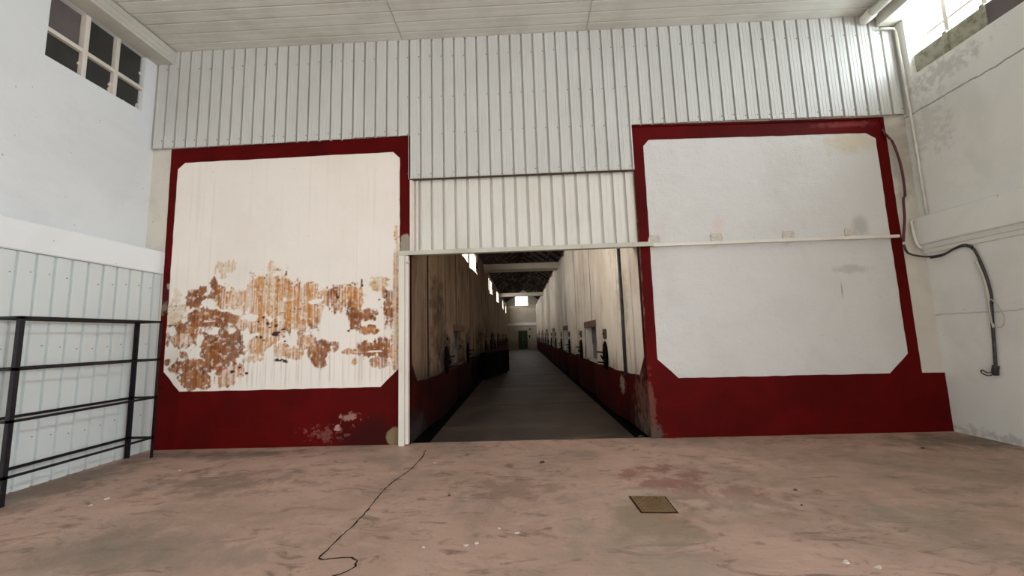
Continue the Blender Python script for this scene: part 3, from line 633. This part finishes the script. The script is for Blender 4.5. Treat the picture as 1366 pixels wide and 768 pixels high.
for side, nm, mat, lab in ((-1, 'wall_passage_left', M['passage_left'], 'damp-stained left wall of the long passage'), (1, 'wall_passage_right', M['passage_right'], 'white right wall of the long passage')):
    W_ = passage_wall_mesh(nm, side, mat, lab)
    # body behind the skin
    for n_ in range(len(NICHES) + 1):
        pass
    bk = MB(); s = side
    xo0, xo1 = (xl(6.2) - .75, xl(6.2) - .42) if s < 0 else (xr(6.2) + .42 - .43, xr(6.2) + .75)
    if s < 0: bk.box(-2.75, -2.4, 6.5, Y1, 0, 3.9); bk.box(-2.75, -2.3, 6.5, Y1, 4.78, 4.95)
    else: bk.box(2.3, 2.6, 6.5, Y1, 0, 4.95)
    bk.obj('wall_core', M['passage_end'], W_)
    # splayed window reveals in the left wall
    if s < 0:
        for (a, b) in PWIN:
            rv = MB(); rv.box(-2.7, xl(a) + .01, a - .06, a, 3.9, 4.78); rv.box(-2.7, xl(b) + .01, b, b + .06, 3.9, 4.78); rv.box(-2.7, xl(b) + bulge((a+b)/2) * .5, a, b, 3.9, 3.95); rv.box(-2.7, xl(b) + .01, a, b, 4.72, 4.78)
            rv.obj('window_reveal', M['passage_right'], W_)
    # red dado with its chamfered near corner
    ys = ysamples([]); v = []; f = []
    off = .008
    for i, y in enumerate(ys):
        zt = .87 + .012 * math.sin(y * 3.1) + .008 * math.sin(y * 7.7)
        for (z, oo) in ((0.0, off), (zt, off), (zt, 0.0)): v.append((surf(y, s, oo), y, z))
        if i:
            k = 3 * i
            for (p, q) in ((0, 1), (1, 2)): fc = (k-3+p, k+p, k+q, k-3+q); f.append(fc if s < 0 else fc[::-1])
    mb_obj('red_dado', v, f, M['red_passage'], W_)
    xx = surf(6.3, s, .006); poly = [(6.2, .86), (6.62, .86), (6.27, 1.2), (6.26, 2.97), (6.2, 2.97)]
    MB().prism(poly, 'x', xx, xx + (.01 if s > 0 else -.01)).obj('painted_corner', M['red_passage'], W_)
    # joints between the vats
    for i, yj in enumerate(JOINTS):
        zb = 1.9 if any(abs(yj - n_) < .3 for n_ in NICHES) else .88
        if s > 0 and i == 0: continue
        MB().box(surf(yj, s, -.03), surf(yj, s, .006), yj - .035, yj + .035, zb, ZW - .01).obj('vat_joint', M['dark_void'] if s < 0 else M['brown_wood'], W_)
    # window niches
    for i, n_ in enumerate(NICHES):
        xw = surf(n_ - .85, s); xd = -.42 * -s; ds = s
        X0 = surf(n_ - .85, s, .0); back = X0 + .24 * s
        lo, hi = min(X0, back), max(X0, back)
        nb_ = MB()
        nb_.box(lo, hi, n_ - .9, n_ - .85, .85, 1.9); nb_.box(lo, hi, n_ + .85, n_ + .9, .85, 1.9); nb_.box(lo, hi, n_ - .85, n_ + .85, .85, .9)
        nb_.box(min(back, back + .05 * s), max(back, back + .05 * s), n_ - .9, n_ + .9, .85, 1.9)
        nb_.obj('niche', M['passage_left'] if s < 0 else M['passage_end'], W_)
        xf = surf(n_ + .0, s, .09)
        MB().box(min(xf, back), max(xf, back), n_ - .9, n_ + .9, 1.74, 1.9).obj('lintel', M['brown_wood'], W_)
        # the small window standing in the niche
        wn = struct(empty('window_3', (back, n_, .9)), '%s deep window niche along the %s passage wall, counted from the opening' % (['first', 'second', 'third', 'fourth', 'fifth', 'sixth'][i], 'left' if s < 0 else 'right'))
        bx = back - .06 * s
        B_ = lambda a, b, c, d, t0=0, t1=.05: MB().box(min(bx - t0 * s, bx - t1 * s), max(bx - t0 * s, bx - t1 * s), n_ + a, n_ + b, c, d)
        setparent(B_(-.5, .62, .9, 1.28, 0, .03).obj('lower_panel', M['lower_panel']), wn)
        setparent(B_(-.45, .57, 1.31, 1.47, 0, .02).obj('pane', M['dark_pane']), wn)
        setparent(B_(-.45, .57, 1.52, 1.72, 0, .02).obj('pane', M['dark_pane']), wn)
        frm = MB()
        for (a, b, c, d) in ((-.5, .62, 1.28, 1.31), (-.5, .62, 1.47, 1.52), (-.5, -.45, 1.28, 1.74), (.57, .62, 1.28, 1.74), (.03, .07, 1.28, 1.74)):
            frm.box(min(bx, bx - .045 * s), max(bx, bx - .045 * s), n_ + a, n_ + b, c, d)
        setparent(frm.obj('frame', M['lower_panel']), wn)

# pipe down the first joint on the right
pj = MB().tube([(surf(7.3, 1, .03), 7.34, 4.8), (surf(7.3, 1, .03), 7.32, 2.0), (surf(7.3, 1, .035), 7.34, .78)], .028, 8).obj('drain_pipe', M['cable_black'], None, True)
tag(pj, 'thin black pipe down the right passage wall near the opening', 'pipe')

# passage floor, gutters and threshold
v = [(xl(Y0)+.28, Y0+.035, .0), (xr(Y0)-.23, Y0+.035, .0), (xr(Y1)-.16, Y1, .0), (xl(Y1)+.16, Y1, .0)]
v = v + [(a, b, -.2) for (a, b, c) in v]
pf = mb_obj('floor', v, [(0, 1, 2, 3), (0, 4, 5, 1), (1, 5, 6, 2), (3, 2, 6, 7), (0, 3, 7, 4)], M['passage_floor']); struct(pf, 'grimy concrete floor of the long passage')
for yy in [9.4, 12.6, 15.9, 19.2, 22.6, 26, 30, 34, 38]:
    MB().box(xl(yy) + .3, xr(yy) - .26, yy, yy + .025, -.001, .002).obj('floor_joint', M['crack'], pf)
gt = MB(); gt.box(-2.6, 2.6, Y0, Y1, -.22, -.14); gt.box(-2.7, -2.3, Y0, Y1, -.22, .1); gt.box(2.05, 2.7, Y0, Y1, -.22, .1)
struct(gt.obj('gutter', M['dark_void']), 'sunken dark gutters along both sides of the passage floor')

# end wall
ew = MB(); ew.box(-2.8, 2.6, Y1, Y1 + .3, -.3, 4.78); ew.box(-2.8, -.97, Y1, Y1 + .3, 4.78, 7.2); ew.box(.49, 2.6, Y1, Y1 + .3, 4.78, 7.2); ew.box(-.97, .49, Y1, Y1 + .3, 5.92, 7.2)
EW = struct(ew.obj('wall_passage_end', M['passage_end']), 'pale end wall of the passage with green door')
struct(MB().box(-2.0, 1.42, Y1 - .14, Y1, 2.62, 2.92).obj('trim_5', M['band']), 'pale ledge across the end wall above the green door')
w9 = struct(empty('window_4', (-.24, Y1, 4.78)), 'bright square window high in the end wall')
for i in range(3):
    a = -.97 + i * 1.46 / 3; setparent(MB().box(a + .02, a + 1.46/3 - .02, Y1 + .12, Y1 + .126, 4.8, 5.9).obj('pane', M['glass']), w9)
fm = MB(); [fm.box(-.97 + i*1.46/3 - .02, -.97 + i*1.46/3 + .02, Y1 + .1, Y1 + .15, 4.78, 5.92) for i in range(4)]; fm.box(-.97, .49, Y1 + .1, Y1 + .15, 5.3, 5.34)
setparent(fm.obj('frame', M['white_metal']), w9)
d1 = struct(empty('door_1', (-.2, Y1, 0)), 'dark green double door in the end wall')
for a, b in ((-.66, -.2), (-.19, .26)): setparent(MB().box(a, b, Y1 - .05, Y1 - .01, 0.01, 2.0).obj('door_leaf', M['green_door']), d1)
setparent(MB().box(-.72, -.66, Y1 - .07, Y1, 0, 2.06).box(.26, .32, Y1 - .07, Y1, 0, 2.06).box(-.66, .26, Y1 - .07, Y1, 2.0, 2.06).obj('door_frame', M['brown_wood']), d1)
MB().box(-.17, -.13, Y1 - .09, Y1 - .05, 1.0, 1.14).obj('door_handle', M['grey_metal'], [c for c in d1.children if 'leaf' in c.name][1])
for (x, z, w_, h_, nm, lab, cat, mt) in ((.55, 1.36, .16, .28, 'switch_box', 'small dark box on the end wall right of the green door', 'box', 'hatch'), (.62, 2.18, .2, .2, 'wall_sign', 'small pale brown plate on the end wall above the dark box', 'plate', 'plate')):
    o = MB().box(x - w_/2, x + w_/2, Y1 - .06, Y1 - .005, z - h_/2, z + h_/2).obj(nm, M[mt], None, bevel=.008); tag(o, lab, cat)

# roof over the passage
roof = struct(empty('roof', (0, 25, 4.8)), 'dark timber roof over the long passage')
ZR = 6.5
for s in (-1, 1):
    for j in range(7):
        t0, t1 = j / 7, (j + 1) / 7; xe = 2.75
        x_a, x_b = s * xe * (1 - t0), s * xe * (1 - t1); z_a, z_b = 4.85 + (ZR + .4 - 4.85) * t0, 4.85 + (ZR + .4 - 4.85) * t1
        m = MB(); m.prism([(x_a, z_a), (x_b, z_b), (x_b, z_b + .05), (x_a, z_a + .03)], 'y', 6.5, Y1)
        setparent(m.obj('roof_board', M['roof_dark']), roof)
yy = 7.2
while yy < 44.6:
    for s in (-1, 1): setparent(MB().bar((s * 2.3, yy, 5.0), (0, yy, 6.62), .08, .16).obj('rafter', M['roof_wood']), roof)
    yy += 1.45
for s in (-1, 1):
    for t in (.2, .5, .8):
        x = s * 2.75 * (1 - t); z = 4.72 + 2.0 * t + .02; setparent(MB().bar((x, 6.5, z), (x, Y1, z), .07, .09).obj('purlin', M['roof_wood']), roof)
    xw = -1.95 if s < 0 else 1.84
    m = MB(); ya, yb = 6.5, Y1
    setparent(MB().bar((xl(ya) - .06 if s < 0 else xr(ya) + .06, ya, 4.87), (xl(yb) - .06 if s < 0 else xr(yb) + .06, yb, 4.87), .2, .13).obj('wall_plate', M['brown_wood']), roof)
st = MB(); rq = random.Random(21)
for i in range(420):
    y = rq.uniform(9, 40); x = rq.uniform(-1.7, 1.7); zz = 6.5 - abs(x) * .62 - rq.uniform(.05, .5); L = rq.uniform(.12, .55)
    st.tube([(x, y, zz), (x + rq.uniform(-L, L), y + rq.uniform(-.2, .2), zz - rq.uniform(0, .25))], rq.uniform(.004, .012), 3)
o = st.obj('loose_straw', M['straw']); setparent(o, roof); o['kind'] = 'stuff'
for i, (y, d) in enumerate(((17.8, .85), (30.6, .5), (44.2, .3))):
    b = MB().box(xl(y) - .1, xr(y) + .1, y, y + d, 4.58, 4.84).obj('tie_beam', M['beam'], None, bevel=.015)
    tag(b, 'white tie beam across the passage, %s from the opening' % ['first', 'second', 'third', 'fourth', 'fifth', 'sixth'][i], 'beam', 'tie beams across the passage')

# ================================================================== THINGS
ORD = ['first', 'second', 'third', 'fourth', 'fifth', 'sixth', 'seventh', 'eighth', 'ninth', 'tenth', 'eleventh', 'twelfth', 'thirteenth']
def hatch(y, s):
    """oval iron manhole door of a vat with a rim, hinges and a screw handle"""
    x = surf(y, s, .01); e = empty('vat_hatch', (x, y, .82)); sx = -s
    oval = lambda ry, rz, zc, n=22: [(y + ry * math.cos(6.2832*i/n), zc + rz * math.sin(6.2832*i/n) * (1.12 if math.sin(6.2832*i/n) > 0 else .92)) for i in range(n)]
    setparent(MB().prism(oval(.21, .30, 1.07), 'x', x - .01*sx, x + .018 * sx).obj('rim', M['hatch'], None, bevel=.006), e)
    dr_ = MB().prism(oval(.17, .26, 1.07), 'x', x + .018 * sx, x + .038 * sx).obj('hatch_door', M['dark_void'], None, bevel=.006); setparent(dr_, e)
    for z in (1.17, .95):
        setparent(MB().bar((x + .05*sx, y - .1, z), (x + .13*sx, y + .24, z), .03, .03).obj('hinge', M['hatch']), e)
    h = MB().bar((x + .03*sx, y, 1.07), (x + .09*sx, y, 1.07), .03, .03); h.bar((x + .09*sx, y - .09, 1.03), (x + .09*sx, y + .09, 1.11), .022, .022)
    h.obj('screw_handle', M['hatch'], dr_)
    return e
def gauge(y, s):
    x = surf(y, s, .0); sx = -s; n = 16
    pts = [(y + .15 * max(-1, min(1, 1.35*math.cos(6.2832*(i+.5)/n))), 1.56 + .105 * max(-1, min(1, 1.35*math.sin(6.2832*(i+.5)/n)))) for i in range(n)]
    e = empty('inspection_plate', (x, y, 1.45))
    setparent(MB().prism(pts, 'x', x - .01*sx, x + .025 * sx).obj('plate', M['plate'], None, bevel=.004), e)
    setparent(MB().tube([(x + .02*sx, y, 1.56), (x + .05*sx, y, 1.56)], .022, 8).obj('knob', M['hatch']), e)
    return e
for s in (-1, 1):
    word = 'left' if s < 0 else 'right'
    for i, a in enumerate(JOINTS[:-1]):
        y = a + (1.3 if i == 0 else 1.45)
        if s < 0 and i == 2: continue
        tag(hatch(y, s), 'black oval iron hatch on the %s passage wall, %s vat from the opening' % (word, ORD[i]), 'hatch', 'oval hatches along the %s passage wall' % word)
        tag(gauge(y, s), 'small brown plate above the oval hatch, %s vat on the %s passage wall' % (ORD[i], word), 'plate', 'inspection plates along the %s passage wall' % word)

# black container standing against the left passage wall
cr = empty('storage_container', (-1.2, 15.8, 0))
A_, B2 = Vector((-1.45, 14.56, 0)), Vector((-.71, 17.5, 0)); dirv = (B2 - A_).normalized(); nrm = Vector((-dirv.y, dirv.x, 0)); L_ = (B2 - A_).length
def wedge(e, z0, z1):
    a, b = A_ - dirv * e, B2 + dirv * e
    return MB().prism([(a.x + .02 - e*.3, a.y), (b.x + e * .4, b.y), (-1.60, b.y + .06), (-1.64, a.y + .05)], 'z', z0, z1)
setparent(wedge(0, .06, .9).obj('body', M['crate'], None, bevel=.012), cr)
setparent(wedge(.03, .9, .98).obj('lid', M['crate'], None, bevel=.012), cr)
for u in (.5, 1.25, 2.0, 2.6):
    p0 = A_ + dirv * u; p1 = A_ + dirv * (u + .07); o_ = -nrm * .02
    setparent(MB().prism([((p0+o_).x, (p0+o_).y), ((p1+o_).x, (p1+o_).y), (p1.x, p1.y), (p0.x, p0.y)], 'z', .08, .88).obj('rib', M['crate']), cr)
for u in (.15, L_ - .3):
    p0 = A_ + dirv * u + nrm * .04
    setparent(MB().box(p0.x - .08, p0.x, p0.y, p0.y + .1, 0, .06).obj('foot', M['crate']), cr)
tag(cr, 'long low black container against the left wall of the passage', 'container')

# sliding door rail, post, wall plates
tr = empty('sliding_door_rail', (0, 6.12, 2.9))
rl = MB(); rl.box(-1.955, 2.05, 6.09, 6.10, 2.905, 2.975); rl.box(-1.955, 2.05, 6.10, 6.186, 2.965, 2.975)
setparent(rl.obj('angle_rail', M['grey_metal'], None, bevel=.002), tr)
setparent(MB().box(2.05, 5.80, 6.105, 6.145, 2.9, 2.945).obj('thin_rail', M['white_metal'], None, bevel=.004), tr)
for x in (-1.0, .0, .95, 1.75, -1.72): setparent(MB().tube([(x, 6.075, 2.95), (x, 6.1, 2.95)], .016, 6).obj('bolt', M['grey_metal']), tr)
for x in (2.1, 3.07, 4.18, 5.14): setparent(MB().box(x - .04, x + .04, 6.14, 6.186, 2.90, 2.96).obj('bracket', M['white_metal'], None, bevel=.003), tr)
tag(tr, 'grey steel sliding-door rail running across the opening and right panel', 'rail')
for i, x in enumerate((2.1, 3.07, 4.18, 5.14)):
    r_ = random.Random(i + 40); n = 14; p = []
    for k in range(n):
        a = 6.2832 * k / n; c_, s_ = math.cos(a), math.sin(a); q = 1 / max(abs(c_), abs(s_)); p.append((x + .095 * q * c_ * r_.uniform(.88, 1.08), 3.02 + .075 * q * s_ * r_.uniform(.85, 1.1)))
    o = MB().prism(p, 'y', 6.181, 6.192).obj('cement_patch', M['cement_patch'], wall_front); 
post = empty('door_post', (-1.87, 6.12, 0))
cp_ = setparent(MB().box(-1.945, -1.855, 6.08, 6.18, .0, 2.9).obj('channel_post', M['white_metal'], None, bevel=.003), post)
setparent(MB().box(-1.85, -1.80, 6.10, 6.18, .02, 2.9).obj('side_strip', M['white_metal'], None, bevel=.003), post)

setparent(MB().tube([(-1.82, 6.1, 2.78), (-1.78, 6.07, 2.79)], .018, 6).obj('latch', M['grey_metal']), post)
tag(post, 'white steel door post at the left edge of the passage opening', 'post')
cornerp = MB().box(-1.815, -1.79, 6.2, 6.26, 0, 2.97).obj('jamb_strip', M['red_passage'], wall_front)

# black angle-iron rack
rk = empty('shelving_rack', (-5.65, 4.95, 0))
xf_, xb_, ya, yb = -5.44, -5.83, 4.11, 5.80
for (x, y, sx, sy) in ((xf_, ya, -1, 1), (xf_, yb, -1, -1), (xb_, ya, 1, 1), (xb_, yb, 1, -1)):
    w_ = .045; m = MB(); m.prism([(x, y), (x + sx*w_, y), (x + sx*w_, y + sy*.005), (x + sx*.005, y + sy*.005), (x + sx*.005, y + sy*w_), (x, y + sy*w_)], 'z', 0, 1.96)
    setparent(m.obj('post', M['black_steel']), rk)
for z in (1.94, 1.385, .84, .27):
    for (x, s_) in ((xf_, -1), (xb_, 1)):
        m = MB(); m.box(min(x, x + s_*.005), max(x, x + s_*.005), ya, yb, z, z + .03); m.box(min(x, x + s_*.03), max(x, x + s_*.03), ya, yb, z, z + .005)
        setparent(m.obj('long_rail', M['black_steel']), rk)
    for (y, s_) in ((ya, 1), (yb, -1)):
        m = MB(); m.box(xb_, xf_, min(y, y + s_*.005), max(y, y + s_*.005), z, z + .03); m.box(xb_, xf_, min(y, y + s_*.03), max(y, y + s_*.03), z, z + .005)
        setparent(m.obj('end_rail', M['black_steel']), rk)
tag(rk, 'empty black angle-iron rack standing by the white clad left wall', 'rack')

# drain cover
dc = empty('drain_cover', (1.13, 3.915, 0)); q = [(.955, 4.095), (1.30, 4.07), (1.285, 3.735), (1.01, 3.745)]
q = [(.97, 4.09), (1.295, 4.07), (1.285, 3.735), (.985, 3.75)]
def inset(p, d):
    cx = sum(a for a, b in p)/4; cy = sum(b for a, b in p)/4
    return [(a + (cx-a)*d, b + (cy-b)*d) for a, b in p]
setparent(MB().prism(inset(q, -.08), 'z', 0, .003).obj('gap', M['rust_dark']), dc)
setparent(MB().prism(inset(q, .03), 'z', 0.003, .008).obj('cover_plate', M['rust_iron']), dc)
tr_ = MB()
for i in range(11):
    for j in range(11):
        u, w_ = (i + .5)/11, (j + .5)/11
        x = (q[0][0]*(1-u) + q[1][0]*u)*(1-w_) + (q[3][0]*(1-u) + q[2][0]*u)*w_; y = (q[0][1]*(1-u) + q[1][1]*u)*(1-w_) + (q[3][1]*(1-u) + q[2][1]*u)*w_
        a = .785 if (i + j) % 2 else -.785; dx, dy = .011*math.cos(a), .011*math.sin(a)
        tr_.bar((x - dx, y - dy, .010), (x + dx, y + dy, .010), .009, .007)
o = tr_.obj('raised_tread', M['rust_tread']); setparent(o, dc); o['kind'] = 'stuff'
setparent(MB().tube([(1.2, 4.02, .006), (1.2, 4.02, .0095)], .018, 10).obj('lifting_hole', M['rust_dark']), dc)
tag(dc, 'small square rusty drain cover with tread pattern in the floor', 'drain cover')

# round gutter pipe and white conduit, cables
gp = empty('rain_pipe', (5.74, 5, 6.53))
setparent(MB().tube([(5.73, YB + .05, 6.54), (5.73, 6.05, 6.54)], .07, 16).obj('pipe', M['white_pipe'], None, True), gp)
setparent(MB().tube([(5.73, 5.93, 6.54), (5.73, 6.1, 6.54)], .084, 16).obj('coupling', M['white_pipe'], None, True), gp)
tag(gp, 'fat white rain pipe under the ceiling beside the right cornice', 'pipe')
cd = MB().tube([(5.96, 6.1, 6.37), (6.12, 6.1, 6.37), (6.175, 6.09, 6.355), (6.19, 6.085, 6.3), (6.19, 6.06, 5.2), (6.195, 6.055, 4.4), (6.19, 6.05, 3.22)], .019, 8).obj('conduit', M['white_pipe'], None, True)
tag(cd, 'thin white conduit down the far right corner from cornice to ledge', 'conduit')
def smooth(pts, n=6):
    pts = [Vector(p) for p in pts]; out = []
    for i in range(len(pts) - 1):
        p0, p1, p2, p3 = pts[max(i-1, 0)], pts[i], pts[i+1], pts[min(i+2, len(pts)-1)]
        for k in range(n):
            t = k / n; out.append(.5 * ((2*p1) + (p2-p0)*t + (2*p0-5*p1+4*p2-p3)*t*t + (3*p1-p0-3*p2+p3)*t*t*t))
    out.append(pts[-1]); return out
rcab = MB().tube(smooth([(5.82, 6.17, 4.68), (5.88, 6.15, 4.55), (5.93, 6.13, 4.42), (5.985, 6.12, 4.05), (5.985, 6.12, 3.6), (5.965, 6.14, 3.5), (5.93, 6.13, 3.2), (5.89, 6.15, 2.9), (5.88, 6.15, 2.84)]), .0165, 8).obj('cable', M['cable_red'], None, True)
tag(rcab, 'dark red painted cable bowed beside the right panel border', 'cable')
cb = empty('cable_bundle', (6.15, 5.5, .9))
pth = [(5.87, 6.14, 2.79), (5.9, 6.13, 2.66), (6.02, 6.1, 2.60), (6.16, 6.05, 2.575), (6.2, 5.9, 2.585), (6.205, 5.75, 2.64), (6.205, 5.62, 2.66), (6.205, 5.54, 2.6), (6.205, 5.49, 2.45), (6.205, 5.44, 2.2), (6.205, 5.42, 1.95), (6.205, 5.43, 1.8)]
setparent(MB().tube(smooth(pth), .015, 8).obj('outer_cable', M['cable_black'], None, True), cb)
setparent(MB().tube(smooth([(a, b + .02 + .02*math.sin(i), c - .02) for i, (a, b, c) in enumerate(pth[3:])]), .011, 8).obj('inner_cable', M['cable_black'], None, True), cb)
gc = setparent(MB().tube(smooth([(6.19, 5.51, 2.4), (6.19, 5.465, 2.2), (6.19, 5.44, 1.95), (6.19, 5.45, 1.78), (6.2, 5.455, 1.5)]), .016, 8).obj('grey_sleeve', M['grey_metal'], None, True), cb); gc['label'] = 'worn grey cable sleeve'
setparent(MB().tube(smooth([(6.2, 5.43, 1.85), (6.2, 5.46, 1.5), (6.2, 5.485, 1.2), (6.2, 5.51, .92)]), [.018]*19, 8).obj('lower_cable', M['cable_black'], None, True), cb)
setparent(MB().tube(smooth([(6.2, 5.50, 1.0), (6.19, 5.51, .93), (6.2, 5.52, .88)]), .034, 8).obj('cable_end', M['cable_black'], None, True), cb)
setparent(MB().tube(smooth([(6.2, 5.52, .92), (6.17, 5.58, .9), (6.19, 5.66, .93), (6.2, 5.68, .89), (6.19, 5.6, .86), (6.2, 5.53, .89)]), .007, 6).obj('wire_loop', M['cable_black'], None, True), cb)
setparent(MB().tube(smooth([(6.2, 5.44, 1.9), (6.18, 5.33, 1.75), (6.18, 5.3, 1.6), (6.19, 5.36, 1.5), (6.2, 5.46, 1.52)]), .006, 6).obj('wire_loop', M['grey_metal'], None, True), cb)
tag(cb, 'black cable bundle hanging down the right wall below the ledge', 'cable')
wp = MB().tube(smooth([(6.07, 6.15, 3.17), (6.04, 6.15, 3.14), (6.04, 6.14, 2.95), (6.06, 6.13, 2.78), (6.1, 6.12, 2.72)]), .02, 8).obj('conduit', M['white_pipe'], None, True)
tag(wp, 'short white bent conduit at the end of the right ledge', 'conduit')

# litter on the floor
LIT = [('paint_flake', -1.21, 5.27, .035, 'white flake beside the floor crack near the opening'),
 ('dry_leaf', .16, 5.19, .06, 'brown dry leaf lying in front of the passage'),
 ('dry_leaf', -.82, 4.21, .025, 'tiny dark scrap mid floor right of the crack'),
 ('paint_flake', -.12, 3.42, .03, 'white flake left of the drain cover, mid floor'),
 ('paint_flake', -.51, 3.24, .028, 'pale flake near the bottom of the view, left one of a close pair'),
 ('paint_flake', -.43, 3.27, .026, 'pale flake near the bottom of the view, right one of a close pair'),
 ('paint_flake', -.27, 3.5, .018, 'tiny pale flake behind the mid-floor white flake'),
 ('paint_flake', -.83, 3.22, .02, 'tiny pale flake between the floor crack hook and the close pair'),
 ('paint_flake', -4.48, 5.17, .035, 'bright white flake below the rust-stained panel'),
 ('paint_flake', -4.5, 4.3, .05, 'curled pale chip near the front foot of the black rack'),
 ('paint_flake', -4.5, 4.14, .03, 'small pale chip in front of the curled chip by the rack'),
 ('dry_leaf', 2.6, 4.17, .035, 'dark scrap right of the drain cover'),
 ('dry_leaf', 2.43, 3.83, .02, 'tiny dark scrap nearer than the dark scrap right of the drain'),
 ('paint_flake', 2.12, 2.94, .04, 'white chip at the lower edge right of centre, left of another'),
 ('paint_flake', 2.28, 2.88, .035, 'pale chip at the lower edge right of centre, right of another'),
 ('dry_leaf', 5.03, 5.41, .035, 'dark crumb near the foot of the right red wall'),
 ('paint_flake', -5.32, 3.97, .035, 'white chip at the foot of the nearest rack post')]
for i, (nm, x, y, r, lab) in enumerate(LIT):
    r *= .72; r_ = random.Random(100 + i); n = 7; m = MB(); base = [(x + r * r_.uniform(.6, 1.1) * math.cos(6.2832*k/n), y + r * .7 * r_.uniform(.6, 1.1) * math.sin(6.2832*k/n)) for k in range(n)]
    h = .006 + r * .12
    m.v = [(a, b, .001) for a, b in base] + [(x + (a-x)*.85, y + (b-y)*.85, h * r_.uniform(.6, 1.6)) for a, b in base] + [(x, y, h * .7)]
    m.f = [tuple(range(n-1, -1, -1))] + [(k, (k+1) % n, n + (k+1) % n, n + k) for k in range(n)] + [(n + k, n + (k+1) % n, 2*n) for k in range(n)]
    o = m.obj(nm, M['chip'] if nm == 'paint_flake' else M['leaf']); tag(o, lab, 'litter')
# rubble at the foot of the right jamb
for i, (x, y, r, lab) in enumerate(((1.73, 6.36, .05, 'pale rubble lump in the gutter by the right jamb'), (1.78, 6.5, .06, 'grey rubble lump behind the pale one by the right jamb'))):
    me = bpy.data.meshes.new('rubble_lump'); bm = bmesh.new(); bmesh.ops.create_icosphere(bm, subdivisions=2, radius=r)
    for vv in bm.verts: vv.co *= 1 + .35 * mn.noise(vv.co * 30 + Vector((i*7, 0, 0)))
    bm.to_mesh(me); bm.free(); me.materials.append(M['cement_patch'] if i == 0 else M['plate']); o = bpy.data.objects.new('rubble_lump', me); C.objects.link(o); o.location = (x, y, -.14 + r * .9); tag(o, lab, 'rubble')
